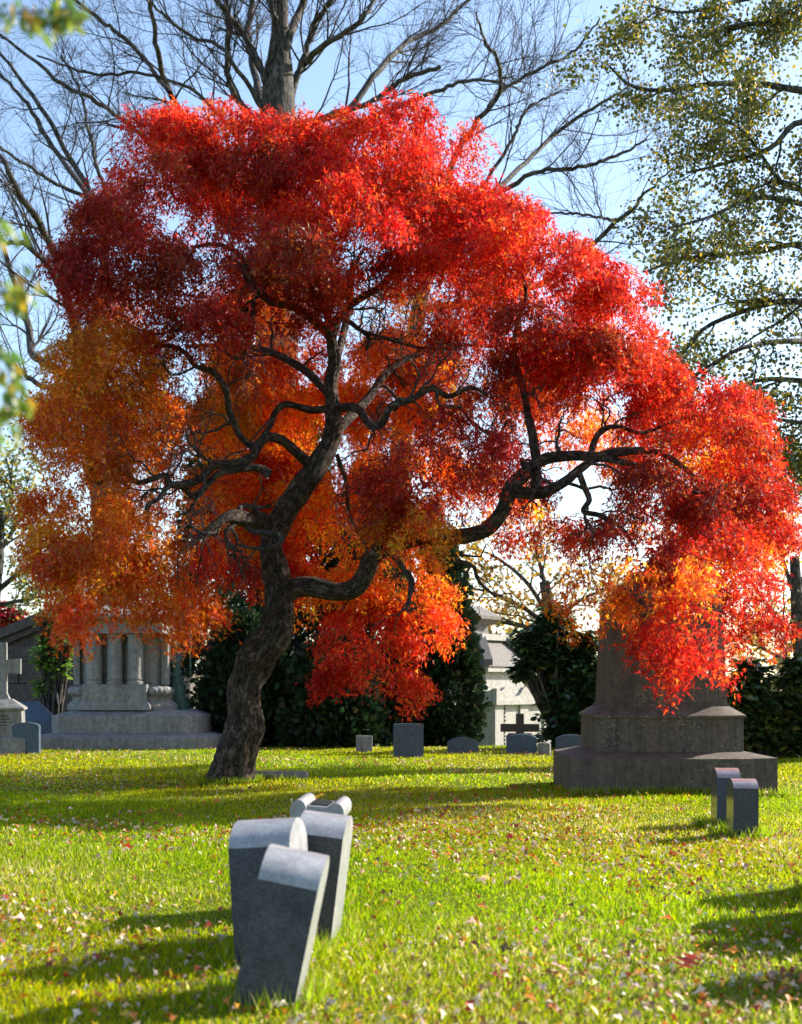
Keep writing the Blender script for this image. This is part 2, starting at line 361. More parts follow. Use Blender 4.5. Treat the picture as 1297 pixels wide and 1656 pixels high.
# ------------------------------------------------------------------ stone monuments
def headstone(name, label, x, y, T, D, hs, rise, mat, lean=0, rz=0, group=None, bev=0.008, pitch=0, top=None, broad=None):
    """slab: thickness T along x, breadth D along y, spring height hs, segmental arch top"""
    prof = [(-D/2, -0.2), (D/2, -0.2)]
    for i in range(15):
        u = 1-2*i/14
        prof.append((u*D/2, hs+rise*(1-u*u)**0.72))
    bm = bmesh.new()
    a = [bm.verts.new((-T/2, p[0], p[1])) for p in prof]; b = [bm.verts.new((T/2, p[0], p[1])) for p in prof]
    k = len(prof)
    for i in range(k):
        f_ = bm.faces.new((a[i], a[(i+1) % k], b[(i+1) % k], b[i]))
        if 2 <= i < k-1: f_.material_index = 1
    fa = bm.faces.new(a[::-1]); fb = bm.faces.new(b)
    if broad: fa.material_index = 2; fb.material_index = 2
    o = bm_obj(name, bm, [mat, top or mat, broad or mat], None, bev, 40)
    o.location = (x, y, float(gz(x, y))); o.rotation_euler = (math.radians(pitch), math.radians(lean), math.radians(rz))
    return tag(o, label, 'headstone', group)
G_front = 'leaning headstones in the foreground'
headstone('headstone', 'front grey granite headstone leaning right with slanting curved top', *at(436, 1618, 6.1)[:2], 0.265, 0.46, 0.545, 0.125, M_granite_head, 11.5, -2, G_front, 0.008, 0, M_granite_lit, M_granite_lit)
headstone('headstone', 'grey headstone leaning left just behind the front leaning one', *at(446, 1546, 7.0)[:2], 0.31, 0.50, 0.60, 0.115, M_granite_head, -3.5, -6, G_front, 0.008, 0, M_granite_lit, M_granite_lit)
headstone('headstone', 'grey headstone leaning right with sunlit right face, third from the front', *at(505, 1520, 7.55)[:2], 0.255, 0.50, 0.60, 0.10, M_granite_head, 7.0, -4, G_front, 0.008, 0, M_granite_lit, M_granite_lit)
# scroll-topped one behind
sx, sy, _ = at(506, 1470, 8.5)
t = thing('headstone', 'headstone with two stone scrolls on top carrying a yellow leaf', 'headstone', (sx, sy, float(gz(sx, sy))), math.radians(-3), G_front)
t.rotation_euler[1] = math.radians(5)
bm_obj('body', boxloft(-0.125, 0.125, -0.25, 0.25, -0.2, 0.60), M_granite_head, t, 0.01)
for s in (-1, 1):
    cx = s*0.115
    bm = loft([[(cx+0.05*math.cos(2*math.pi*i/14), y_, 0.642+0.064*math.sin(2*math.pi*i/14)) for i in range(14)] for y_, c0 in ((-0.27, 1), (0.27, 1))])
    bm_obj('scroll', bm, M_granite_lit, t, 0.006)
panel = bm_obj('top_panel', boxloft(-0.066, 0.066, -0.235, 0.22, 0.602, 0.672), M_granite_lit, t, 0.008)
for yy in (-0.16, -0.08, 0.0, 0.08):
    bm_obj('carved_rib', boxloft(-0.055, 0.055, yy-0.018, yy+0.018, 0.672, 0.684), M_dark, panel, 0.004)
G_pair = 'polished dark granite headstones by the big monument'
headstone('headstone', 'nearer of two dark granite headstones before the brown monument', *at(1200, 1358, 12.3)[:2], 0.222, 0.36, 0.455, 0.075, M_granite_dark, 0.6, -4, G_pair, 0.006, 0, M_granite_sheen, M_granite_polish)
headstone('headstone', 'farther of two dark granite headstones before the brown monument', *at(1173, 1338, 13.3)[:2], 0.225, 0.38, 0.49, 0.085, M_granite_dark, 0.5, -4, G_pair, 0.006, 0, M_granite_sheen, M_granite_polish)
# a row that stands just past the right edge; only its shadows reach into the picture
for i, (x, y, h, lab) in enumerate(((2.95, 9.15, 0.52, 'farthest'), (2.75, 8.25, 0.55, 'middle'), (2.5, 7.55, 0.5, 'second nearest'), (2.3, 6.55, 0.5, 'nearest'))):
    headstone('headstone', lab + ' grey headstone of the row at the right edge casting shadows on the lawn', x, y, 0.25, 0.5, h, 0.1, M_granite_head, 1.0*(i-1), 2*i-2, 'headstones at the right edge of the lawn')
# back row
def upright(label, x0, x1, ytop, Y, D, rise, mat, rz=0, lean=0):
    """slab that shows its broad face: breadth along x"""
    a = at(x0, ytop, Y); b = at(x1, ytop, Y); cx = (a[0]+b[0])/2; W = b[0]-a[0]; h = a[2]-float(gz(cx, Y))
    o = headstone('headstone', label, cx, Y, D, W, h-rise, rise, mat, lean, 90+rz, 'headstones along the far side of the lawn')
    return o
upright('pale narrow headstone half hidden under the dark evergreens', 576, 602, 1190, 28.5, 0.2, 0.0, M_granite_grey)
upright('pale blue grey square headstone with slanting top before the evergreens', 637, 684, 1170, 26.4, 0.2, 0.01, M_granite_blue, 8, 0)
upright('low dark arched headstone at the foot of the evergreen, left of the white tomb', 724, 773, 1192, 27.5, 0.2, 0.1, M_granite_blue, 6)
upright('dark blue arched headstone in front of the brown cross', 819, 868, 1187, 27.5, 0.22, 0.08, M_granite_blue, -6)
upright('small slant faced marker with white top beside the arched blue headstone', 870, 890, 1201, 27.0, 0.2, 0.02, M_granite_grey, -12)
upright('dark blue arched headstone partly behind the left side of the brown monument', 899, 948, 1188, 27.5, 0.22, 0.08, M_granite_blue, -4)
upright('blue headstone showing at the right side of the brown monument', 1172, 1214, 1188, 26.0, 0.22, 0.05, M_granite_blue, -10)
upright('low blue headstone with rounded top left of the columned monument', 22, 64, 1168, 26.8, 0.2, 0.07, M_granite_blue, 4)
# flush kerb stone behind the maple
x, y, _ = at(452, 1262, 19.8)
t = loft([rect(0.42, 0.16, -0.1), rect(0.42, 0.16, 0.07), rect(0.38, 0.12, 0.115)])
o = bm_obj('grave_marker', t, M_granite_grey, None, 0.012); o.location = (x, y, float(gz(x, y))); o.rotation_euler[2] = 0.05
tag(o, 'low flat stone grave marker in the grass right of the maple trunk', 'grave marker')
# slanted marker at left
x, y, _ = at(58, 1200, 30.0)
o = bm_obj('grave_marker', loft([rect(0.5, 0.3, -0.3), rect(0.5, 0.3, 0.55), [(-0.5, -0.3, 0.56), (0.42, -0.3, 0.57), (-0.02, 0.3, 1.0), (-0.5, 0.3, 1.0)]]), M_granite_blue, None, 0.01)
o.location = (x, y, float(gz(x, y))); tag(o, 'slant topped grey marker catching sun between the cross and the columned monument', 'grave marker')

# --- big octagonal brown monument, right
mx_, my_ = 3.44, 18.15
t = thing('monument', 'large dark brown stone monument with tapering shaft on stepped octagonal base', 'monument', (mx_, my_, float(gz(mx_, my_))), math.radians(0))
def stage(name, secs, mat=M_granite_brown, bev=0.012):
    return bm_obj(name, loft([rect(h, h, z, 0, 0, (c, c*0.45)) for (h, c, z) in secs]), mat, t, bev)
stage('base_step', [(1.29, 0.5, -0.3), (1.29, 0.5, 0.455), (0.98, 0.36, 0.52)])
stage('plinth', [(0.935, 0.34, 0.522), (0.935, 0.34, 0.95)])
stage('plinth_moulding', [(0.96, 0.35, 0.952), (0.96, 0.35, 0.985), (0.78, 0.25, 1.10), (0.78, 0.25, 1.135)])
stage('shaft', [(0.755, 0.2, 1.137), (0.69, 0.17, 2.50), (0.40, 0.1, 2.78), (0.40, 0.1, 2.84), (0.33, 0.08, 2.86)])

# --- columned grey monument, left
lx, ly = at(200, 1213, 31.0)[:2]
ly = 30.6; lx = (206-CX)/F*29.4
t = thing('columned_monument', 'grey granite monument with short columns on two wide steps behind the maple', 'monument', (lx, ly, 0.0), math.radians(-4))
S0 = 29.2/F
def zz(py): return EYE+(HZ-py)/F*29.2
bm_obj('lower_step', loft([rect(2.0, 1.75, -0.5, 0, 0, 0.25), rect(2.0, 1.75, zz(1192), 0, 0, 0.25), rect(1.62, 1.40, zz(1186), 0, 0, 0.22)]), M_granite_grey, t, 0.012)
bm_obj('upper_step', loft([rect(1.60, 1.38, zz(1186)+0.003, 0, 0, 0.22), rect(1.60, 1.38, zz(1158), 0, 0, 0.22), rect(1.2, 1.1, zz(1149), 0, 0, 0.2)]), M_granite_grey, t, 0.012)
zb = zz(1149)
# core with angled corner wings
bm_obj('base_moulding', loft([rect(1.18, 1.08, zb+0.003, 0, 0, 0.3), rect(1.18, 1.08, zb+0.10, 0, 0, 0.3), rect(1.08, 0.98, zb+0.22, 0, 0, 0.3), rect(1.10, 1.0, zb+0.3, 0, 0, 0.3), rect(1.02, 0.92, zb+0.42, 0, 0, 0.3), rect(0.95, 0.86, zb+0.55, 0, 0, 0.28)]), M_granite_grey, t, 0.01)
bm_obj('plinth_moulding', loft([rect(0.80, 0.12, zb+0.004, -0.02, -1.08), rect(0.80, 0.12, zb+0.09, -0.02, -1.08), rect(0.73, 0.09, zb+0.2, -0.02, -1.06)]), M_granite_grey, t, 0.02, 35, 3)
bm_obj('plinth', loft([rect(0.71, 0.2, zb+0.203, -0.02, -0.95), rect(0.71, 0.2, zb+0.56, -0.02, -0.95)]), M_granite_grey, t, 0.012)
bm_obj('core', loft([rect(0.93, 0.80, zb+0.553, 0, 0, 0.22), rect(0.93, 0.80, zb+1.66, 0, 0, 0.22)]), M_granite_grey, t, 0.01)
for i, cx in enumerate((-0.50, -0.05, 0.40)):
    zc = zb+0.563
    secs = [circ(0.19, zc, cx, -0.97), circ(0.195, zc+0.03, cx, -0.97), circ(0.19, zc+0.06, cx, -0.97), circ(0.165, zc+0.075, cx, -0.97), circ(0.165, zc+0.09, cx, -0.97), circ(0.18, zc+0.105, cx, -0.97), circ(0.18, zc+0.13, cx, -0.97), circ(0.172, zc+0.15, cx, -0.97), circ(0.165, zc+0.95, cx, -0.97), circ(0.165, zc+0.97, cx, -0.97), circ(0.165, zc+1.0, cx, -0.97), circ(0.20, zc+1.08, cx, -0.97)]
    bm_obj('column', loft(secs), M_granite_grey, t, 0, 40)
for s in (-1, 1):
    for yy in (-0.62, -0.1):
        bm_obj('pilaster', loft([rect(0.07, 0.11, zb+0.556, s*0.985, yy), rect(0.07, 0.11, zb+1.5, s*0.985, yy), rect(0.10, 0.14, zb+1.55, s*0.985, yy), rect(0.10, 0.14, zb+1.64, s*0.985, yy)]), M_granite_grey, t, 0.008)
bm_obj('entablature', loft([rect(1.06, 1.2, zb+1.663, 0, -0.02), rect(1.06, 1.2, zb+1.9, 0, -0.02), rect(1.2, 1.34, zb+1.98, 0, -0.02), rect(1.2, 1.34, zb+2.06, 0, -0.02), rect(0.8, 0.8, zb+2.3, 0, 0)]), M_granite_grey, t, 0.012)
bm_obj('urn', loft([circ(0.28, zb+2.302), circ(0.2, zb+2.36), circ(0.1, zb+2.45), circ(0.26, zb+2.62), circ(0.33, zb+2.8), circ(0.24, zb+2.95), circ(0.27, zb+3.0), circ(0.06, zb+3.12)]), M_granite_grey, t, 0, 50)
# carved leaf rolls at the corner wings
wing = [c_ for c_ in t.children if c_.name.startswith('base_moulding')][0]
for s in (-1, 1):
    for j in range(7):
        bm = bmesh.new(); bmesh.ops.create_uvsphere(bm, u_segments=12, v_segments=8, radius=1)
        bmesh.ops.scale(bm, vec=(0.15, 0.15, 0.115), verts=bm.verts)
        px_, py_ = (s*(0.80+0.09*j), -0.94+0.06*j) if j < 3 else (s*1.02, -0.78+0.24*(j-3))
        bmesh.ops.translate(bm, vec=(px_, py_, zb+0.40+0.01*(j % 2)), verts=bm.verts)
        bm_obj('carved_roll', bm, M_granite_grey, wing, 0, 60)
for ch in t.children:
    if 'step' not in ch.name: ch.location.x = -0.2
# --- bronze figure at its right side
def skin_obj(name, verts, edges, rad, mat, parent=None, sub=2, root=0):
    me = bpy.data.meshes.new(name); me.from_pydata(verts, edges, [])
    o = bpy.data.objects.new(name, me); C.objects.link(o)
    if parent: o.parent = parent
    md = o.modifiers.new('skin', 'SKIN'); md.use_smooth_shade = True
    for v, r_ in zip(me.skin_vertices[0].data, rad): v.radius = r_ if isinstance(r_, tuple) else (r_, r_)
    me.skin_vertices[0].data[root].use_root = True
    sb = o.modifiers.new('sub', 'SUBSURF'); sb.levels = sub; sb.render_levels = sub
    me.materials.append(mat); return o
fx, fy = at(283, 1160, 30.3)[:2]
t = thing('statue', 'green verdigris bronze standing figure with raised arm and staff beside the columned monument', 'statue', (fx, fy, zz(1160)-0.05), math.radians(35))
vb = [(0, 0, 0.92), (0, 0.0, 1.15), (0, 0.01, 1.38), (0, 0, 1.5), (0, -0.02, 1.60), (0, -0.03, 1.70),
      (0.17, 0, 1.40), (0.27, -0.12, 1.52), (0.25, -0.24, 1.68), (0.24, -0.27, 1.76),
      (-0.17, 0, 1.38), (-0.23, -0.02, 1.12), (-0.17, -0.18, 0.95), (-0.12, -0.25, 0.93),
      (0.03, 0.0, 0.6), (0.08, 0.03, 0.3), (0.13, 0.08, 0.05), (0.30, 0.10, 0.02)]
eb = [(0, 1), (1, 2), (2, 3), (3, 4), (4, 5), (2, 6), (6, 7), (7, 8), (8, 9), (2, 10), (10, 11), (11, 12), (12, 13), (0, 14), (14, 15), (15, 16), (16, 17)]
rb = [0.16, 0.125, 0.14, 0.055, 0.09, 0.07, 0.06, 0.045, 0.035, 0.035, 0.06, 0.045, 0.035, 0.035, 0.2, 0.24, 0.27, 0.1]
skin_obj('draped_body', vb, eb, rb, M_bronze, t)
V, q = batch_tubes(np.array([[(0.24, -0.28, 0.95), (0.24, -0.28, 1.5), (0.24, -0.28, 1.9), (0.22, -0.28, 2.0), (0.16, -0.28, 2.04)]]), np.full((1, 5), 0.022), 8)
mesh_np('staff', V, [q], M_bronze, t, None, True)
bm_obj('foot_block', loft([rect(0.36, 0.3, -0.16), rect(0.36, 0.3, -0.02), rect(0.3, 0.25, 0.0)]), M_bronze, t, 0.01)

# --- cross on pedestal, left edge
x, y, _ = at(2, 1200, 27.0)
t = thing('stone_cross', 'tall weathered stone cross on inscribed pedestal at the left edge', 'cross', (x, y, 0.0), math.radians(10))
ped = bm_obj('pedestal', loft([rect(0.50, 0.42, -0.3), rect(0.50, 0.42, 0.32), rect(0.44, 0.36, 0.36), rect(0.42, 0.34, 0.86), rect(0.47, 0.39, 0.89), rect(0.47, 0.39, 0.93), rect(0.22, 0.18, 1.10)]), M_granite_grey, t, 0.012)
for i in range(6):
    bm_obj('inscription_line', boxloft(-0.27+0.04*(i % 2), 0.27-0.05*(i % 3), -0.353, -0.346, 0.46+0.06*i, 0.478+0.06*i), M_granite_brown, ped)
bm_obj('cross_shaft', loft([rect(0.17, 0.13, 1.102), rect(0.115, 0.10, 1.22), rect(0.11, 0.095, 2.22)]), M_granite_grey, t, 0.015)
for s in (-1, 1):
    bm_obj('cross_arm', loft([[(s*0.113, -0.09, 1.62), (s*0.113, 0.09, 1.62), (s*0.113, 0.09, 1.88), (s*0.113, -0.09, 1.88)], [(s*0.30, -0.09, 1.60), (s*0.30, 0.09, 1.60), (s*0.30, 0.09, 1.90), (s*0.30, -0.09, 1.90)], [(s*0.38, -0.09, 1.60), (s*0.38, 0.09, 1.60), (s*0.38, 0.09, 1.90), (s*0.38, -0.09, 1.90)]]), M_granite_grey, t, 0.012)

# --- brown cross by the white tomb
x, y, _ = at(841, 1200, 31.0)
z0 = float(gz(x, y))
ck = 31.0/F
top = EYE+(HZ-1154)*ck-z0; ay = EYE+(HZ-1177)*ck-z0
t = thing('stone_cross', 'plain brown stone cross in front of the white tomb', 'cross', (x, y, z0), math.radians(-8))
bm_obj('cross_shaft', loft([rect(0.095, 0.09, 0.0-0.2), rect(0.09, 0.085, top)]), M_brownstone, t, 0.012)
bm_obj('cross_bar', boxloft(-0.44, 0.44, -0.088, 0.088, ay-0.09, ay+0.09), M_brownstone, t, 0.012)
bm_obj('foot_block', loft([rect(0.3, 0.28, -0.25), rect(0.3, 0.28, 0.25), rect(0.25, 0.22, 0.3)]), M_brownstone, t, 0.012)

# --- white marble tomb, centre right
x, y = at(801, 1220, 42.0)[:2]
zt = float(gz(x, y))
k42 = 42.0/F
def z42(py): return EYE+(HZ-py)*k42-zt
t = thing('marble_mausoleum', 'white marble mausoleum with carved parapet and hipped stone roof behind the evergreens', 'mausoleum', (x, y, zt), math.radians(55))
# local frame: the near corner at the origin, faces along +x (right, sunlit) and -x... body behind
WX, WY = 3.6, 4.2
def tb(name, x0, x1, y0, y1, z0, z1, mat=M_marble, bev=0.012):
    return bm_obj(name, boxloft(x0, x1, y0, y1, z0, z1), mat, t, bev)
twall = tb('wall', 0.06, WX-0.06, 0.06, WY-0.06, -0.6, z42(1140))
tb('footing', -0.08, WX+0.08, -0.08, WY+0.08, -0.6, 0.25)
for (px0, px1, py0, py1) in ((0, 0.5, 0, 0.5), (WX-0.5, WX, 0, 0.5), (0, 0.5, WY-0.5, WY), (1.55, 2.05, 0.0, 0.2)):
    tb('pilaster', px0, px1, py0, py1, 0.253, z42(1140)-0.003)
for i in range(12):
    bm = bmesh.new(); bmesh.ops.create_icosphere(bm, subdivisions=1, radius=0.055)
    bmesh.ops.translate(bm, vec=(0.62, 0.05, 0.5+i*0.12), verts=bm.verts); bm_obj('carved_bead', bm, M_dark, twall)
tb('cornice', -0.12, WX+0.12, -0.12, WY+0.12, z42(1140), z42(1133))
def wavy(name, along, fixed, L):
    n_ = 49; pts = []
    for i in range(n_):
        u = i/(n_-1)*L; h = 0.12+0.30*abs(math.sin(math.pi*u/1.2))**3+0.26*(math.exp(-(u/0.25)**2)+math.exp(-((u-L)/0.25)**2))
        pts.append((u, h))
    zc = z42(1133)+0.003; bm = bmesh.new()
    def P_(u, w_, z): return (u, fixed+w_, z) if along == 'x' else (fixed+w_, u, z)
    secs = [[P_(u, -0.07, zc), P_(u, 0.07, zc), P_(u, 0.07, zc+h), P_(u, -0.07, zc+h)] for u, h in pts]
    return bm_obj(name, loft(secs, bm), M_marble, t, 0)
wavy('parapet', 'x', 0.02, WX); wavy('parapet', 'y', 0.02-0.001, WY) ; wavy('parapet', 'y', WX-0.02, WY)
tb('attic_wall', 0.6, WX-0.6, 0.7, WY-0.7, z42(1133)+0.002, z42(1086))
tb('attic_cornice', 0.4, WX-0.4, 0.5, WY-0.5, z42(1086)+0.002, z42(1077))
zr = z42(1077)+0.003
bm_obj('roof', loft([rect(WX/2-0.35, WY/2-0.45, zr, WX/2, WY/2), rect(WX/2-1.1, WY/2-1.2, zr+0.85, WX/2, WY/2)]), M_slate, t, 0.01)
for (xa, ya, xb, yb) in ((1.1, 1.2, 0.35, 0.45), (WX-1.1, 1.2, WX-0.35, 0.45)):
    d_ = Vector((xb-xa, yb-ya, 0)).normalized(); n_ = Vector((-d_.y, d_.x, 0))*0.13; A_ = Vector((xa, ya, zr+0.86)); B_ = Vector((xb, yb, zr+0.02))
    bm_obj('roof_coping', loft([[tuple(P_-n_), tuple(P_+n_), tuple(P_+n_+Vector((0, 0, 0.2))), tuple(P_-n_+Vector((0, 0, 0.2)))] for P_ in (A_, B_)]), M_slate, t, 0.01)
tb('roof_cap', 0.95, WX-0.95, 1.05, WY-1.05, zr+0.853, zr+1.05)
bm_obj('finial', loft([rect(0.45, 0.5, zr+1.053, WX/2, WY/2), rect(0.42, 0.47, zr+1.35, WX/2, WY/2), rect(0.75, 0.8, zr+1.55, WX/2, WY/2), rect(0.75, 0.8, zr+1.66, WX/2, WY/2), rect(0.35, 0.35, zr+1.95, WX/2, WY/2), rect(0.25, 0.25, zr+2.0, WX/2, WY/2)]), M_slate, t, 0.012)

# --- brownstone gabled mausoleum, far left
x, y = at(120, 1200, 38.0)[:2]; zt = float(gz(x, y)); k38 = 38.0/F
t = thing('stone_mausoleum', 'brown stone block mausoleum with gabled roof at the far left', 'mausoleum', (x, y, zt), 0)
HW = 2.7; ze = EYE+(HZ-1050)*k38-zt; za = EYE+(HZ-985)*k38-zt
def roofz(u): return za-(za-ze)*abs(u)/HW
swall = bm_obj('wall', loft([[(-HW, 0.05, -0.6), (HW, 0.05, -0.6), (HW, 0.05, ze-0.05), (0, 0.05, za-0.05), (-HW, 0.05, ze-0.05)], [(-HW, 4.5, -0.6), (HW, 4.5, -0.6), (HW, 4.5, ze-0.05), (0, 4.5, za-0.05), (-HW, 4.5, ze-0.05)]]), M_brownstone, t)
for s in (-1, 1):
    bm_obj('roof_slab', loft([[(s*0.02, -0.25, za), (s*(HW+0.35), -0.25, roofz(HW+0.35)), (s*(HW+0.35), -0.25, roofz(HW+0.35)+0.28), (s*0.02, -0.25, za+0.28)], [(s*0.02, 4.7, za), (s*(HW+0.35), 4.7, roofz(HW+0.35)), (s*(HW+0.35), 4.7, roofz(HW+0.35)+0.28), (s*0.02, 4.7, za+0.28)]]), M_brownstone, t, 0.02)
    bm_obj('gable_moulding', loft([[(s*0.02, -0.12, za-0.2), (s*(HW+0.1), -0.12, roofz(HW+0.1)-0.2), (s*(HW+0.1), -0.12, roofz(HW+0.1)-0.01), (s*0.02, -0.12, za-0.01)], [(s*0.02, 0.04, za-0.2), (s*(HW+0.1), 0.04, roofz(HW+0.1)-0.2), (s*(HW+0.1), 0.04, roofz(HW+0.1)-0.01), (s*0.02, 0.04, za-0.01)]]), M_brownstone, t, 0.015)
rb_ = np.random.default_rng(3); zrow = -0.4; row = 0
bme = {}
while zrow < za:
    h = 0.62; xx = -HW+(-0.4 if row % 2 else 0)
    while xx < HW:
        L = 1.15; x0 = max(xx, -HW); x1 = min(xx+L, HW)
        top_ = min(roofz(x0), roofz(x1))-0.22
        z1 = min(zrow+h, top_)
        if x1-x0 > 0.3 and z1-zrow > 0.15:
            key = (round(x1-x0, 2), round(z1-zrow, 2))
            if key not in bme:
                o = bm_obj('stone_block', boxloft(0.012, x1-x0-0.012, -0.06, 0.045, 0.012, z1-zrow-0.012), M_brownstone, swall, 0.018)
                bme[key] = o.data
            else:
                o = bpy.data.objects.new('stone_block', bme[key]); C.objects.link(o); o.parent = swall
            o.location = (x0, rb_.uniform(-0.03, 0.01), zrow)
        xx += L
    zrow += h; row += 1

# ------------------------------------------------------------------ Japanese maple
TY = 19.0
base = at(374, 1266, TY); base[2] = float(gz(base[0], TY))
maple = thing('japanese_maple', 'spreading weeping maple with red and orange leaves and crooked trunk', 'tree', base)
def tr(rows):
    """rows of (px, py, width px, Y) -> (x, y, z, r)"""
    out = []
    for px, py, wd, Y in rows:
        p = at(px, py, Y); out.append((*p, wd/2/F*Y))
    return np.array(out)
r = np.random.default_rng(11)
def ridged_tube(path, R, k, rr, amp, seed, fine=0.0):
    """tube whose cross-section is lumpy and fluted"""
    V, q = batch_tubes(path[None], R[None], k)
    S = len(path); V = V.reshape(S, k, 3); c = path[:, None]
    g = np.random.default_rng(seed)
    s = np.linspace(0, 1, S)[:, None]*S/14; a = np.arange(k)[None]*2*math.pi/k
    f = np.zeros((S, k))
    for j in range(9):
        fr = g.integers(1, 8); f += np.sin(a*fr+g.uniform(0, 6)+s*g.uniform(-2.2, 2.2)+1.2*np.sin(s*g.uniform(1, 4)+g.uniform(0, 6)))*(0.9/(0.7+0.45*fr))
    f = f/np.abs(f).max()
    if fine:
        h = np.zeros((S, k))
        for j in range(8):
            fr = g.integers(9, 20); h += np.sin(a*fr+g.uniform(0, 6)+s*g.uniform(-3, 3)+1.6*np.sin(s*g.uniform(1, 3)+g.uniform(0, 6)))
        f = f+fine/amp*(-np.abs(h)/3)
    V = c+(V-c)*(1+amp*f+0.02*g.normal(size=(S, k)))[:, :, None]
    return V.reshape(-1, 3), q
def bark_coords(o, path, R, k):
    al = np.concatenate([[0], np.cumsum(np.linalg.norm(np.diff(path, axis=0), axis=1))])
    a = np.arange(k)*2*math.pi/k
    T = np.stack([R[:, None]*np.cos(a)[None], R[:, None]*np.sin(a)[None], np.repeat(al[:, None], k, 1)], -1).reshape(-1, 3).astype(np.float32)
    at_ = o.data.attributes.new('bark', 'FLOAT_VECTOR', 'POINT'); at_.data.foreach_set('vector', np.ascontiguousarray(T).ravel())
trunk_rows = [(371, 1282, 104, 19), (373, 1264, 82, 19), (378, 1238, 68, 19), (387, 1202, 66, 19), (398, 1172, 64, 19), (396, 1140, 55, 19), (397, 1112, 53, 19), (404, 1086, 54, 19), (420, 1055, 60, 18.95), (443, 1028, 55, 18.9), (450, 999, 49, 18.9), (453, 970, 47, 18.9), (450, 942, 43, 18.9), (442, 912, 42, 18.85), (437, 886, 42, 18.8), (446, 855, 44, 18.8), (465, 822, 45, 18.8), (487, 790, 44, 18.8), (511, 757, 43, 18.8), (530, 725, 38, 18.9), (538, 692, 33, 18.95), (538, 658, 30, 19), (535, 622, 27, 19.05), (541, 588, 24, 19.1), (538, 560, 22, 19.1), (534, 536, 21, 19.1)]
P, R = limb(tr([(a_, b_, c_*(0.84 if b_ < 900 else 1.0), d_) for a_, b_, c_, d_ in trunk_rows]), 230)
V, q = ridged_tube(P, R, 72, None, 0.25, 5, 0.05)
bark_coords(mesh_np('trunk', rel(V, maple), [q], M_bark_maple, maple, None, True), P, R, 72)
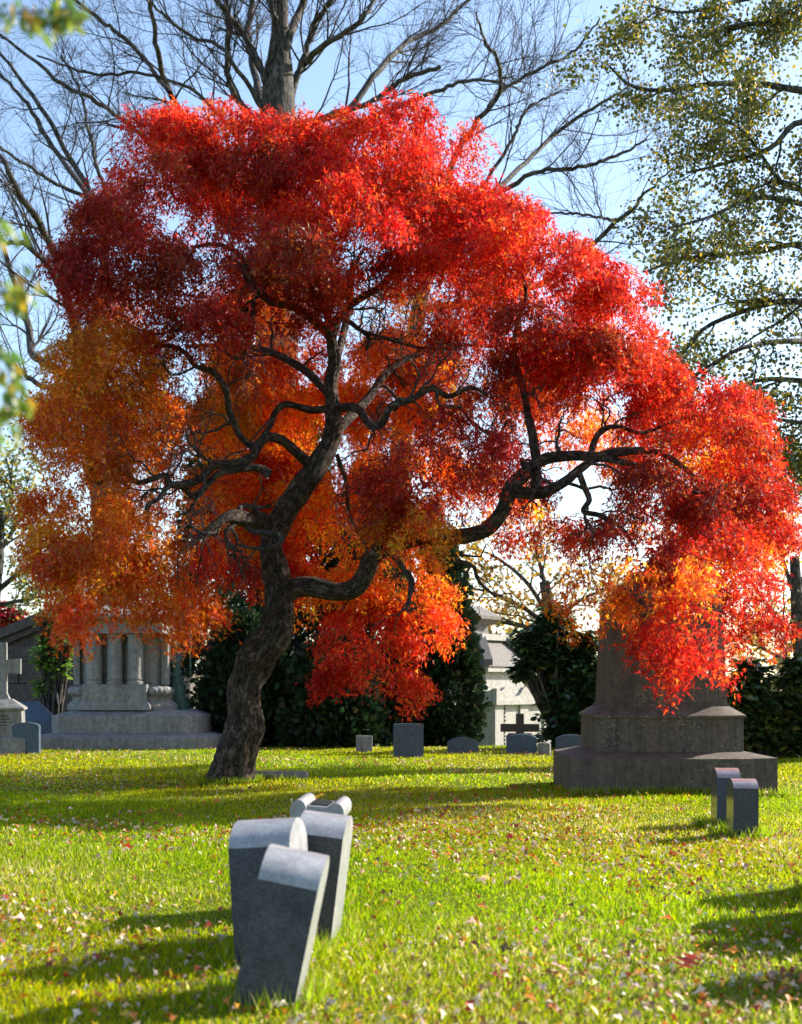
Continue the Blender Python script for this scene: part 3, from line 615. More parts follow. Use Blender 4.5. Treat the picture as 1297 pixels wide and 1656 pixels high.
limbs = [
 # big right limb
 [(455, 965, 40, 18.9), (480, 950, 38, 18.8), (510, 950, 36, 18.7), (545, 957, 36, 18.6), (575, 950, 36, 18.5), (592, 925, 35, 18.4), (605, 897, 34, 18.3), (640, 878, 32, 18.2), (690, 868, 31, 18.1), (740, 868, 30, 18.0), (785, 857, 29, 18.0), (813, 826, 28, 18.0), (826, 790, 27, 18.0), (850, 765, 24, 18.0), (880, 743, 22, 18.0), (926, 737, 20, 18.0), (965, 738, 19, 18.0), (1007, 730, 16, 18.0), (1065, 732, 12, 18.1), (1110, 760, 9, 18.2), (1150, 800, 6, 18.3)],
 [(826, 795, 22, 18.0), (845, 797, 22, 17.9), (878, 797, 20, 17.8), (912, 780, 18, 17.8), (940, 757, 16, 17.9), (970, 742, 13, 18.0), (1030, 753, 10, 17.7), (1080, 770, 8, 17.5), (1130, 800, 6, 17.3)],
 [(935, 762, 13, 17.9), (944, 785, 12, 17.8), (953, 808, 11, 17.7), (944, 827, 10, 17.6), (972, 834, 9, 17.5), (1007, 856, 7, 17.4), (1030, 890, 5, 17.3)],
 [(866, 790, 19, 18.0), (867, 750, 18, 18.1), (862, 710, 17, 18.2), (855, 675, 15, 18.3), (846, 630, 13, 18.4), (832, 580, 11, 18.5), (835, 530, 9, 18.5), (850, 480, 7, 18.6), (845, 440, 5, 18.6)],
 [(955, 735, 13, 18), (962, 712, 12, 18.1), (975, 695, 11, 18.2), (1000, 690, 8, 18.3), (1040, 700, 7, 18.5), (1090, 680, 5, 18.6)],
 # left arms
 [(503, 752, 20, 18.8), (483, 735, 19, 18.6), (462, 716, 18, 18.4), (442, 707, 18, 18.2), (423, 714, 17, 18.1), (406, 740, 17, 18.0), (378, 750, 17, 17.9), (347, 753, 16, 17.8), (325, 774, 15, 17.7), (300, 783, 14, 17.6), (274, 783, 13, 17.6), (266, 769, 11, 17.5), (225, 780, 10, 17.4), (205, 767, 9, 17.3), (185, 760, 7, 17.3), (160, 782, 7, 17.2), (142, 772, 6, 17.2), (150, 750, 5, 17.1), (130, 738, 4, 17.1)],
 [(436, 768, 20, 18.0), (418, 757, 14, 18.0), (382, 760, 12, 17.9), (350, 768, 12, 17.8), (316, 803, 11, 17.8), (298, 790, 10, 17.7), (274, 786, 10, 17.6), (257, 806, 9, 17.5), (239, 818, 9, 17.4), (239, 842, 7, 17.4), (243, 866, 6, 17.4), (222, 878, 5, 17.4), (215, 895, 3, 17.4)],
 [(525, 662, 15, 19.0), (505, 663, 14, 18.9), (487, 659, 13, 18.8), (462, 654, 13, 18.8), (445, 668, 12, 18.7), (436, 690, 11, 18.6), (412, 720, 14, 18.5), (390, 707, 13, 18.4), (372, 668, 13, 18.3), (365, 632, 12, 18.2), (345, 602, 11, 18.1), (316, 592, 10, 18.0), (302, 573, 9, 18.0), (280, 560, 7, 17.9), (250, 560, 5, 17.8)],
 [(436, 850, 34, 18.8), (410, 842, 32, 18.5), (388, 838, 30, 18.1), (370, 836, 22, 17.8), (345, 850, 12, 17.6), (310, 880, 8, 17.4)],
 # top forks
 [(535, 545, 19, 19.1), (520, 528, 18, 19.0), (497, 508, 17, 18.9), (473, 495, 16, 18.8), (440, 488, 14, 18.7), (415, 468, 13, 18.7), (405, 440, 11, 18.7), (385, 410, 10, 18.7), (350, 395, 8, 18.6), (310, 400, 6, 18.5)],
 [(537, 545, 18, 19.1), (545, 520, 17, 19.2), (560, 500, 16, 19.3), (584, 481, 14, 19.3), (620, 460, 13, 19.3), (640, 430, 11, 19.4), (660, 380, 9, 19.4), (690, 340, 6, 19.5)],
 [(536, 540, 16, 19.1), (528, 500, 15, 19.3), (520, 450, 13, 19.5), (500, 400, 11, 19.6), (470, 350, 9, 19.6), (440, 290, 6, 19.6)],
 [(410, 490, 11, 18.7), (408, 520, 11, 18.5), (402, 552, 10, 18.3), (385, 580, 7, 18.1), (350, 560, 5, 18.0)],
 [(400, 500, 11, 18.7), (360, 500, 10, 18.4), (335, 512, 9, 18.2), (322, 527, 8, 18.0), (288, 533, 7, 17.9), (245, 540, 5, 17.8), (200, 520, 4, 17.8)],
 # right middle
 [(545, 662, 17, 19.0), (565, 658, 16, 18.7), (582, 664, 16, 18.4), (600, 688, 15, 18.1), (618, 685, 14, 17.9), (632, 658, 14, 17.8), (665, 646, 13, 17.8), (698, 628, 12, 17.9), (726, 641, 10, 17.9), (761, 627, 8, 18.0), (790, 640, 5, 18.0)],
 [(705, 630, 8, 17.9), (712, 655, 7, 17.8), (745, 660, 7, 17.8), (757, 676, 6, 17.9), (782, 697, 6, 17.9), (806, 706, 5, 18.0), (820, 680, 4, 18.0)],
 [(550, 510, 10, 19.2), (575, 528, 9, 19.0), (596, 545, 8, 18.9), (592, 565, 6, 18.8)],
 [(590, 537, 7, 19.0), (636, 551, 6, 18.9), (671, 561, 5, 18.9), (709, 563, 4, 18.9)],
 [(545, 735, 9, 19.0), (560, 780, 8, 19.2), (565, 830, 7, 19.4), (590, 880, 5, 19.6)],
 # into the depth of the crown (back half)
 [(540, 700, 20, 19.0), (590, 650, 16, 19.8), (640, 590, 13, 20.6), (720, 560, 9, 21.2), (800, 560, 5, 21.5)],
 [(536, 640, 18, 19.1), (480, 590, 15, 20.0), (400, 560, 11, 20.9), (300, 560, 7, 21.6)],
 [(538, 600, 16, 19.1), (560, 520, 14, 20.0), (570, 440, 10, 20.9), (590, 400, 6, 21.6)],
]
LP, LR = [], []
for i, L in enumerate(limbs):
    rows = tr(L); n_ = 14*len(L)//2
    P, R = limb(rows, max(n_*2, 40)); R = R*0.86
    kk = 24 if L[0][2] > 15 else 12
    V, q = ridged_tube(P, R, kk, None, 0.14, 40+i)
    bark_coords(mesh_np('limb', rel(V, maple), [q], M_bark_maple, maple, None, True), P, R, kk)
    idx = np.linspace(0, len(P)-1, 24).astype(int); LP.append(P[idx]); LR.append(R[idx])
LP = np.array(LP); LR = np.array(LR)
b1, r1_ = spawn(LP, LR, 6, 0.3, 1.0, (0.5, 1.2), (0.7, 1.7), 0.42, 12, 0.42, (0, 0, 0.15), r, 0.009)
b2, r2_ = spawn(b1, r1_, 5, 0.2, 1.0, (0.5, 1.2), (0.4, 0.9), 0.6, 9, 0.38, (0, 0, -0.25), r, 0.0055)
b3, r3_ = spawn(b2, r2_, 3, 0.3, 1.0, (0.3, 1.0), (0.25, 0.6), 0.6, 6, 0.2, (0, 0, -0.9), r, 0.004)
V, q = join([batch_tubes(b1, r1_, 6), batch_tubes(b2, r2_, 4), batch_tubes(b3, r3_, 3)])
mesh_np('twigs', rel(V, maple), [q], M_twig, maple, None, True)

RED = [(5, (0.47, 0.020, 0.010)), (3, (0.55, 0.05, 0.011)), (3, (0.30, 0.010, 0.009)), (1.2, (0.58, 0.13, 0.014))]
ORG = [(4, (0.63, 0.17, 0.010)), (3, (0.60, 0.075, 0.011)), (2.5, (0.65, 0.28, 0.014)), (1, (0.48, 0.03, 0.010))]  # orange inner leaves; backlit glow is partly put into the colour
AMB = [(4, (0.50, 0.15, 0.008)), (3, (0.55, 0.235, 0.012)), (3, (0.42, 0.07, 0.009)), (0.7, (0.36, 0.2, 0.015))]
CRM_SHADE = [(4, (0.24, 0.014, 0.010)), (2, (0.36, 0.025, 0.011)), (1.5, (0.36, 0.075, 0.012))]  # darker crimson for front pads: their shade is put into the colour
DENS = 62
# pads: px, py of the equator, Y, half width px, dome height px, half depth m, skirt px, palette, density
PADS = [
 (330, 560, 21.9, 220, 130, 1.0, 100, ORG, 0.5), (560, 540, 22.1, 215, 170, 0.8, 320, ORG, 0.74), (760, 570, 21.4, 150, 130, 0.9, 120, ORG, 0.7),
 (570, 820, 21.3, 150, 60, 1.0, 190, ORG, 0.85), (585, 1005, 20.8, 85, 40, 0.6, 120, RED, 1.2), (400, 900, 21.0, 110, 70, 0.8, 75, RED, 1.1),
 (310, 785, 20.8, 120, 50, 0.8, 130, ORG, 0.8), (900, 680, 20.8, 130, 80, 1.0, 60, ORG, 0.75), (1120, 790, 20.3, 140, 120, 1.1, 150, ORG, 0.7),
 (430, 790, 21.5, 130, 50, 0.8, 60, RED, 0.7), (660, 950, 20.6, 60, 50, 0.7, 70, ORG, 1.0),
 (440, 292, 19.5, 125, 105, 1.7, 50, RED, 1.25), (275, 315, 19.4, 120, 105, 1.6, 70, RED, 1.2), (610, 295, 19.5, 135, 112, 1.7, 60, RED, 1.2), (735, 310, 19.8, 70, 100, 1.3, 80, RED, 1.1),
 (580, 395, 17.9, 140, 95, 1.0, 50, RED, 1.0), (400, 420, 17.7, 170, 85, 1.0, 60, CRM_SHADE, 1.0), (215, 450, 18.1, 105, 120, 1.3, 110, CRM_SHADE, 1.1), (172, 600, 17.9, 108, 90, 1.2, 130, AMB, 1.0), (310, 530, 17.4, 110, 60, 0.7, 50, CRM_SHADE, 0.7),
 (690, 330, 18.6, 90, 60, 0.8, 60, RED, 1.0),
 (850, 450, 18.6, 125, 95, 1.5, 80, RED, 1.1), (970, 550, 18.8, 110, 90, 1.4, 60, RED, 1.1), (880, 550, 17.6, 120, 70, 0.9, 40, CRM_SHADE, 1.0), (1000, 620, 17.9, 110, 75, 1.1, 30, RED, 1.0), (760, 500, 18.2, 70, 70, 0.7, 50, CRM_SHADE, 0.8),
 (1115, 715, 18.7, 142, 108, 1.5, 40, RED, 1.1), (1192, 810, 18.6, 76, 110, 1.3, 110, RED, 1.1), (1090, 800, 17.6, 120, 60, 0.9, 80, CRM_SHADE, 0.9), (1190, 960, 18.9, 60, 60, 0.9, 110, RED, 1.1), (1118, 1000, 15.9, 72, 60, 0.45, 145, RED, 0.95), (1150, 890, 16.6, 90, 60, 0.7, 80, RED, 0.9), (1035, 890, 16.6, 70, 60, 0.6, 30, CRM_SHADE, 0.6), (950, 950, 16.8, 60, 60, 0.6, 90, ORG, 0.5),
 (710, 740, 17.2, 105, 85, 0.9, 100, CRM_SHADE, 1.0), (660, 850, 17.3, 75, 40, 0.6, 30, AMB, 0.6),
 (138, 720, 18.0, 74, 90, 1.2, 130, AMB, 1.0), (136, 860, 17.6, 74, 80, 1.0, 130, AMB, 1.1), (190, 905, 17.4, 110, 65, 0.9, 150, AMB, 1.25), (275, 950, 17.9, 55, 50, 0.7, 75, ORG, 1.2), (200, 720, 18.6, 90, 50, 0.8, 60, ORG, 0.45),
 (830, 640, 18.4, 90, 50, 0.8, 30, CRM_SHADE, 0.6),
 (275, 600, 19.9, 125, 75, 0.8, 95, AMB, 0.9), (250, 690, 19.6, 85, 40, 0.7, 50, ORG, 0.55), (330, 690, 21.0, 110, 50, 0.7, 30, ORG, 0.5), (795, 765, 18.9, 75, 60, 0.7, 55, CRM_SHADE, 0.8), (770, 800, 20.4, 90, 60, 0.7, 60, ORG, 0.8), (1065, 940, 16.2, 85, 45, 0.45, 35, ORG, 0.7), (640, 720, 20.5, 80, 60, 0.7, 90, ORG, 0.6), (450, 455, 20.6, 115, 85, 0.7, 70, RED, 0.9), (470, 640, 21.5, 140, 80, 0.6, 120, ORG, 0.55), (650, 640, 21.7, 120, 100, 0.6, 190, ORG, 0.5), (790, 395, 19.2, 85, 60, 1.0, 70, RED, 0.95), (700, 430, 19.0, 90, 70, 0.9, 60, CRM_SHADE, 0.75), (870, 850, 19.8, 90, 45, 0.8, 45, CRM_SHADE, 0.5), (340, 300, 18.2, 130, 70, 0.9, 50, CRM_SHADE, 0.9), (520, 320, 18.4, 110, 60, 0.8, 40, RED, 0.8),
]
pos, axs, nrm, siz, colr = [], [], [], [], []
for (px, py, Y, rx, rz_, ry, sk, pal, den) in PADS:
    c = at(px, py, Y); a = rx/F*Y-0.22; h = max(rz_/F*Y-0.14, 0.15); s = sk/F*Y; ry = ry-0.1
    area = math.pi*a*ry*1.6+math.pi*(a+ry)*s*0.9
    pd = (math.pi*a*ry*1.6)/area
    def shell(n_, f0, f1):
        ph = r.uniform(0, 2*math.pi, n_); dome = r.random(n_) < pd
        th = np.where(dome, np.arccos(1-r.random(n_)), math.pi/2)
        sh = r.uniform(f0, f1, n_)
        dz = np.where(dome, h*np.cos(th)*sh, -s*r.random(n_)**0.9*(0.62+0.38*np.sin(4*ph+px)*np.sin(7*ph+py)))
        p = c+np.stack([a*np.sin(th)*np.cos(ph)*sh, ry*np.sin(th)*np.sin(ph)*sh, dz], 1)
        o = unit(np.stack([np.cos(ph)/a*np.sin(th), np.sin(ph)/ry*np.sin(th), np.cos(th)/max(h, .2)*dome], 1))
        return p, o
    # billowing tufts on the shell ...
    nsub = max(int(area*1.25*den), 3); sc_p, sc_o = shell(nsub, 0.78, 1.0); srad = r.uniform(0.22, 0.5, nsub)
    nspr = int(area*den*DENS*0.72); k = r.choice(nsub, nspr, p=srad**2/np.sum(srad**2))
    d = unit(r.normal(size=(nspr, 3))+sc_o[k]*0.9+np.array([0, 0, 0.35]))
    sp = sc_p[k]+d*(srad[k]*r.uniform(0.55, 1.0, nspr))[:, None]*np.array([1, 1, 0.75]); out = unit(d+0.4*sc_o[k])
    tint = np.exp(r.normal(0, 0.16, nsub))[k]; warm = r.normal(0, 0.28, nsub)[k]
    # ... and thinner leaf cover between them
    n2 = int(area*den*DENS*0.28); p2, o2 = shell(n2, 0.7, 1.04)
    sp = np.concatenate([sp, p2]); out = np.concatenate([out, o2]); tint = np.concatenate([tint, np.ones(n2)]); warm = np.concatenate([warm, np.zeros(n2)]); nspr += n2
    nl_ = r.integers(16, 30, nspr); ri = np.repeat(np.arange(nspr), nl_); m_ = len(ri)
    u = r.random(m_)
    sd = unit(out*np.array([1, 1, 0.3])+np.array([0, 0, -0.7])+r.normal(0, 0.3, (nspr, 3)))
    ln_ = r.uniform(0.15, 0.36, nspr)
    p_ = sp[ri]+sd[ri]*(u*ln_[ri])[:, None]+r.normal(0, 0.05, (m_, 3))
    p_[:, 2] -= 0.10*u*u
    pos.append(p_)
    axs.append(unit(sd[ri]*0.6+r.normal(0, 0.6, (m_, 3))+np.array([0, 0, -0.3])))
    nrm.append(unit(out[ri]*0.8+r.normal(0, 0.6, (m_, 3))+np.array([0, 0, 0.35])))
    siz.append(r.uniform(0.047, 0.086, m_))
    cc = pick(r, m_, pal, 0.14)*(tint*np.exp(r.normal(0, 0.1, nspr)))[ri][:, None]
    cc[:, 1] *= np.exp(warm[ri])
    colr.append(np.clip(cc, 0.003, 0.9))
pos = np.concatenate(pos); axs = np.concatenate(axs); nrm = np.concatenate(nrm); siz = np.concatenate(siz); colr = np.concatenate(colr)
print('maple leaves', len(pos))
leaf_cloud('crown', pos, axs, nrm, siz, colr, STAR3, M_maple_leaf, maple)

# ------------------------------------------------------------------ bare trees behind
def bare_tree(label, root_px, Y, trunk_rows, limb_rows, seed, nch=(10, 7, 6), rootz=None, sc_=1.0, name='bare_tree'):
    g = np.random.default_rng(seed)
    b0 = at(root_px, HZ, Y); b0[2] = float(gz(b0[0], Y))
    t = thing(name, label, 'tree', b0)
    rows = tr([(a, b_, c_, Y) for a, b_, c_ in trunk_rows]); rows[0][2] = b0[2]-0.3
    P, R = limb(rows, 60); V, q = ridged_tube(P, R, 20, None, 0.07, seed)
    mesh_np('trunk', rel(V, t), [q], M_bark_grey, t, None, True)
    Ps, Rs = [], []
    for L in limb_rows:
        dy = np.cumsum(np.concatenate([[0], g.normal(0, 0.9, len(L)-1)+g.choice([-1, 1])*0.4]))
        rr = tr([(a, b_, c_, Y+d_) for (a, b_, c_), d_ in zip(L, dy)])
        P, R = limb(rr, 30)
        R = R*0.72; P[2:-1] += g.normal(0, 0.02, (27, 3))
        V, q = batch_tubes(P[None], R[None], 9)
        mesh_np('limb', rel(V, t), [q], M_bark_grey, t, None, True)
        Ps.append(P[::2]); Rs.append(R[::2])
    Ps = np.array(Ps); Rs = np.array(Rs)
    k1 = spawn(Ps, Rs, nch[0], 0.15, 1.0, (0.4, 0.95), (1.6*sc_, 3.6*sc_), 0.38, 9, 0.12, (0, 0, 0.25), g, 0.012)
    k2 = spawn(*k1, nch[1], 0.2, 1.0, (0.4, 0.9), (0.8*sc_, 1.8*sc_), 0.5, 7, 0.13, (0, 0, 0.2), g, 0.007)
    k3 = spawn(*k2, nch[2], 0.2, 1.0, (0.3, 0.9), (0.35*sc_, 0.9*sc_), 0.6, 4, 0.18, (0, 0, 0.1), g, 0.0045)
    V, q = join([batch_tubes(*k1, 5), batch_tubes(*k2, 4), batch_tubes(*k3, 3)])
    mesh_np('twigs', rel(V, t), [q], M_twig, t, None, True)
    return t, k1, k2
bare_tree('tall bare tree with thick forked trunk rising directly behind the red maple', 452, 42,
 [(450, 1200, 90), (448, 900, 78), (448, 600, 70), (448, 400, 64), (449, 260, 60), (450, 165, 54), (452, 100, 40), (453, 50, 29), (453, 0, 24), (455, -80, 18), (460, -170, 9)],
 [[(455, 110, 24), (466, 62, 20), (490, 5, 17), (510, -70, 11), (540, -140, 5)],
  [(438, 215, 24), (420, 155, 19), (408, 100, 15), (402, 50, 14), (407, 0, 12), (400, -90, 5)],
  [(436, 230, 22), (400, 180, 17), (373, 140, 14), (368, 75, 13), (370, 15, 11), (340, -40, 5)],
  [(438, 175, 20), (424, 115, 15), (390, 50, 13), (350, 0, 11), (310, -60, 5)],
  [(430, 300, 24), (360, 250, 18), (305, 200, 15), (270, 140, 13), (257, 90, 12), (245, 25, 10), (235, -50, 5)],
  [(275, 150, 11), (215, 75, 10), (160, 30, 9), (120, 0, 8), (60, -60, 4)],
  [(425, 330, 18), (320, 270, 14), (230, 218, 11), (165, 170, 10), (100, 135, 9), (25, 75, 7), (-60, 20, 4)],
  [(462, 190, 20), (482, 120, 16), (515, 80, 14), (575, 40, 11), (605, 0, 9), (640, -70, 4)],
  [(466, 160, 16), (485, 110, 14), (507, 40, 12), (535, 0, 10), (560, -70, 5)],
  [(462, 225, 22), (505, 196, 18), (565, 175, 15), (615, 110, 14), (650, 75, 12), (672, 60, 11), (715, 40, 10), (745, 10, 8), (800, -30, 4)],
  [(465, 230, 16), (525, 190, 13), (600, 165, 11), (650, 130, 11), (712, 108, 9)],
  [(520, 230, 13), (610, 185, 10), (700, 150, 9), (750, 131, 8), (805, 133, 6), (850, 150, 3)],
  [(430, 290, 12), (330, 160, 8), (230, 120, 7), (150, 120, 6), (60, 90, 4)],
  [(440, 200, 13), (360, 80, 9), (310, 60, 8), (250, 10, 6), (200, -30, 4)],
  [(450, 60, 14), (440, 10, 11), (420, -60, 7)]], 21, (11, 8, 6))
bare_tree('bare grey tree leaning out at the left behind the maple crown', 190, 38,
 [(200, 1200, 60), (180, 900, 54), (160, 700, 48), (140, 600, 42), (125, 540, 36)],
 [[(128, 560, 26), (112, 490, 22), (88, 410, 18), (42, 330, 15), (5, 262, 11), (-40, 200, 6)],
  [(140, 600, 22), (170, 420, 17), (155, 330, 14), (110, 250, 12), (60, 165, 10), (0, 85, 7), (-50, 30, 4)],
  [(170, 420, 16), (150, 332, 13), (90, 245, 11), (40, 165, 9), (0, 120, 6), (-40, 70, 4)],
  [(130, 560, 20), (100, 465, 15), (50, 400, 12), (0, 390, 9), (-50, 370, 5)],
  [(140, 620, 24), (80, 590, 20), (52, 570, 18), (45, 526, 16), (28, 470, 13), (5, 400, 10), (-20, 330, 6)],
  [(160, 330, 10), (80, 290, 8), (0, 240, 6), (-40, 220, 4)],
  [(180, 350, 10), (150, 240, 8), (130, 150, 6), (100, 90, 4)],
  [(130, 640, 14), (60, 620, 11), (0, 570, 8), (-60, 560, 5)]], 22, (10, 7, 6))
bare_tree('slender bare tree with limbs slanting right above the maple shoulder', 640, 35,
 [(640, 1200, 46), (645, 900, 40), (650, 700, 34), (670, 540, 27), (690, 440, 22)],
 [[(680, 480, 20), (730, 270, 15), (770, 200, 12), (810, 145, 10), (805, 100, 9), (785, 65, 7), (770, 20, 4)],
  [(790, 172, 9), (815, 145, 8), (875, 110, 7), (930, 80, 6), (970, 30, 4)],
  [(690, 440, 20), (745, 370, 15), (800, 310, 13), (845, 268, 11), (900, 215, 9), (960, 175, 7), (1015, 140, 4)],
  [(770, 335, 13), (865, 280, 10), (940, 271, 9), (1000, 250, 7), (1045, 225, 4)],
  [(690, 500, 20), (850, 470, 14), (955, 395, 11), (1020, 340, 9), (1050, 305, 6), (1090, 270, 3)],
  [(1000, 358, 8), (960, 350, 6), (900, 345, 5), (840, 350, 3)],
  [(720, 390, 10), (820, 240, 8), (850, 180, 6), (900, 150, 4)]], 23, (9, 6, 6), None, 0.9)

# ------------------------------------------------------------------ leafy trees
def twig_leaves(g, branches, per, spread, size, pal, droop=0.3):
    P = branches.reshape(-1, 3)
    p = np.repeat(P, per, 0)+g.normal(0, spread, (len(P)*per, 3)); n_ = len(p)
    return p, unit(g.normal(0, 0.6, (n_, 3))+np.array([0, 0, -droop])), unit(g.normal(0, 0.7, (n_, 3))+np.array([0, 0, 0.5])), g.uniform(*size, n_), pick(g, n_, pal)
def leafy_tree(label, root_px, Y, trunk_rows, limb_rows, seed, pal, per=2, size=(0.06, 0.11), spread=0.12, nch=(8, 6), ln=((1.0, 2.2), (0.5, 1.1)), tmpl=ROUND, mat=None, name='leafy_tree', biasz=-0.1, wob=0.6, keep=1.0, dark=0):
    g = np.random.default_rng(seed)
    b0 = at(root_px, HZ, Y); b0[2] = float(gz(b0[0], Y))
    t = thing(name, label, 'tree', b0)
    rows = tr([(a, b_, c_, Y) for a, b_, c_ in trunk_rows]); rows[0][2] = b0[2]-0.3
    P, R = limb(rows, 40); V, q = ridged_tube(P, R, 14, None, 0.08, seed)
    mesh_np('trunk', rel(V, t), [q], M_bark_grey, t, None, True)
    Ps, Rs = [], []
    for L in limb_rows:
        dy = np.cumsum(np.concatenate([[0], g.normal(0, wob, len(L)-1)]))
        P, R = limb(tr([(a, b_, c_*0.75, Y+d_) for (a, b_, c_), d_ in zip(L, dy)]), 24)
        V, q = batch_tubes(P[None], R[None], 8)
        mesh_np('limb', rel(V, t), [q], M_bark_grey, t, None, True); Ps.append(P); Rs.append(R)
    k1 = spawn(np.array(Ps), np.array(Rs), nch[0], 0.12, 1.0, (0.4, 1.0), ln[0], 0.5, 8, 0.18, (0, 0, biasz), g, 0.012)
    k2 = spawn(*k1, nch[1], 0.15, 1.0, (0.4, 1.0), ln[1], 0.55, 6, 0.2, (0, 0, biasz), g, 0.006)
    V, q = join([batch_tubes(*k1, 5), batch_tubes(*k2, 3)])
    mesh_np('twigs', rel(V, t), [q], M_twig, t, None, True)
    bb = k2[0][:, 1:]
    if keep < 1: bb = bb[g.random(len(bb)) < keep]
    lv = twig_leaves(g, bb, per, spread, size, pal)
    leaf_cloud('crown', *lv, tmpl, mat or M_green_leaf, t)
    return t
OLIVE = [(5, (0.085, 0.105, 0.018)), (3, (0.13, 0.14, 0.02)), (2, (0.40, 0.27, 0.02)), (2, (0.05, 0.07, 0.015))]
YEL = [(4, (0.52, 0.30, 0.03)), (3, (0.45, 0.22, 0.03)), (1, (0.2, 0.2, 0.03)), (1, (0.35, 0.13, 0.02))]
leafy_tree('tall tree at the right with sparse olive and yellow leaves on drooping branches', 1560, 27,
 [(1560, 1200, 130), (1550, 900, 110), (1530, 600, 95), (1520, 300, 75), (1510, 0, 55), (1505, -200, 30)],
 [[(1525, 200, 34), (1400, 160, 22), (1293, 146, 16), (1228, 136, 13), (1149, 136, 11), (1074, 146, 9), (1019, 138, 7), (979, 100, 4)],
  [(1525, 100, 30), (1400, 60, 18), (1297, 40, 13), (1200, 40, 10), (1120, 60, 7), (1060, 50, 4)],
  [(1520, 20, 26), (1400, -30, 16), (1300, -20, 11), (1200, 0, 9), (1110, 20, 6), (1050, 10, 3)],
  [(1520, 310, 30), (1400, 230, 18), (1297, 197, 14), (1248, 238, 11), (1180, 262, 8), (1110, 280, 5)],
  [(1525, 420, 30), (1400, 360, 17), (1297, 330, 13), (1220, 320, 10), (1150, 350, 7), (1080, 370, 4)],
  [(1525, 470, 30), (1400, 420, 17), (1297, 395, 13), (1223, 408, 10), (1124, 415, 7), (1040, 440, 4)],
  [(1528, 560, 32), (1400, 510, 19), (1297, 489, 15), (1240, 492, 12), (1145, 527, 9), (1106, 570, 6), (1080, 600, 3)],
  [(1528, 620, 30), (1400, 570, 18), (1297, 552, 13), (1210, 560, 10), (1150, 590, 7), (1110, 620, 4)],
  [(1530, 850, 26), (1420, 790, 16), (1330, 760, 11), (1270, 745, 8), (1225, 720, 5)],
  [(1530, 680, 30), (1400, 630, 18), (1297, 616, 13), (1221, 616, 10), (1160, 650, 7), (1130, 690, 4)],
  [(1530, 760, 26), (1420, 720, 16), (1330, 690, 11), (1270, 680, 8), (1210, 670, 5)],
  [(1525, 250, 26), (1420, 280, 16), (1340, 300, 11), (1270, 300, 9), (1200, 210, 6), (1130, 190, 4)]],
 31, OLIVE, 9, (0.045, 0.09), 0.15, (11, 7), ((0.8, 2.0), (0.4, 1.0)))
leafy_tree('yellow leaved tree far behind the white tomb', 905, 56,
 [(905, 1200, 30), (900, 1100, 26), (890, 1000, 22), (880, 940, 16)],
 [[(895, 1020, 13), (850, 985, 10), (800, 960, 7), (755, 950, 4)], [(890, 1000, 12), (850, 940, 9), (800, 900, 6), (770, 890, 4)], [(885, 960, 12), (870, 900, 8), (860, 860, 4)], [(892, 1010, 10), (940, 970, 8), (990, 950, 5)], [(895, 1040, 10), (840, 1010, 8), (790, 1005, 5)]],
 32, YEL, 3, (0.10, 0.2), 0.25, (8, 6), ((1.2, 2.6), (0.6, 1.3)), ROUND, None, 'leafy_tree', 0.0, 0.6, 0.8)
leafy_tree('yellow and orange leaved tree behind the right side of the brown monument', 1300, 40,
 [(1300, 1200, 30), (1298, 1100, 26), (1290, 1000, 22), (1285, 900, 15)],
 [[(1292, 1040, 13), (1250, 990, 10), (1215, 940, 6), (1200, 900, 3)], [(1290, 980, 12), (1265, 900, 8), (1255, 840, 4)], [(1290, 960, 12), (1320, 880, 8), (1330, 820, 4)], [(1295, 1080, 10), (1255, 1060, 8), (1215, 1040, 4)], [(1295, 1060, 10), (1330, 1020, 8), (1370, 980, 4)]],
 33, YEL, 3, (0.07, 0.14), 0.2, (8, 6), ((0.8, 1.9), (0.4, 1.0)))
leafy_tree('green and yellow leaved tree at the left edge behind the stone mausoleum', -20, 50,
 [(-20, 1200, 34), (-15, 1000, 28), (-5, 900, 22), (0, 820, 14)],
 [[(-10, 960, 13), (40, 920, 10), (80, 900, 6), (110, 890, 3)], [(-5, 900, 12), (30, 840, 8), (45, 790, 4)], [(-10, 900, 12), (-50, 850, 8), (-80, 820, 4)], [(-10, 980, 10), (40, 970, 8), (90, 960, 4)], [(0, 860, 10), (20, 800, 7), (10, 740, 4)]],
 34, [(4, (0.12, 0.15, 0.02)), (2, (0.4, 0.28, 0.03)), (2, (0.07, 0.1, 0.02))], 3, (0.09, 0.17), 0.22, (8, 6), ((1.0, 2.2), (0.5, 1.2)))

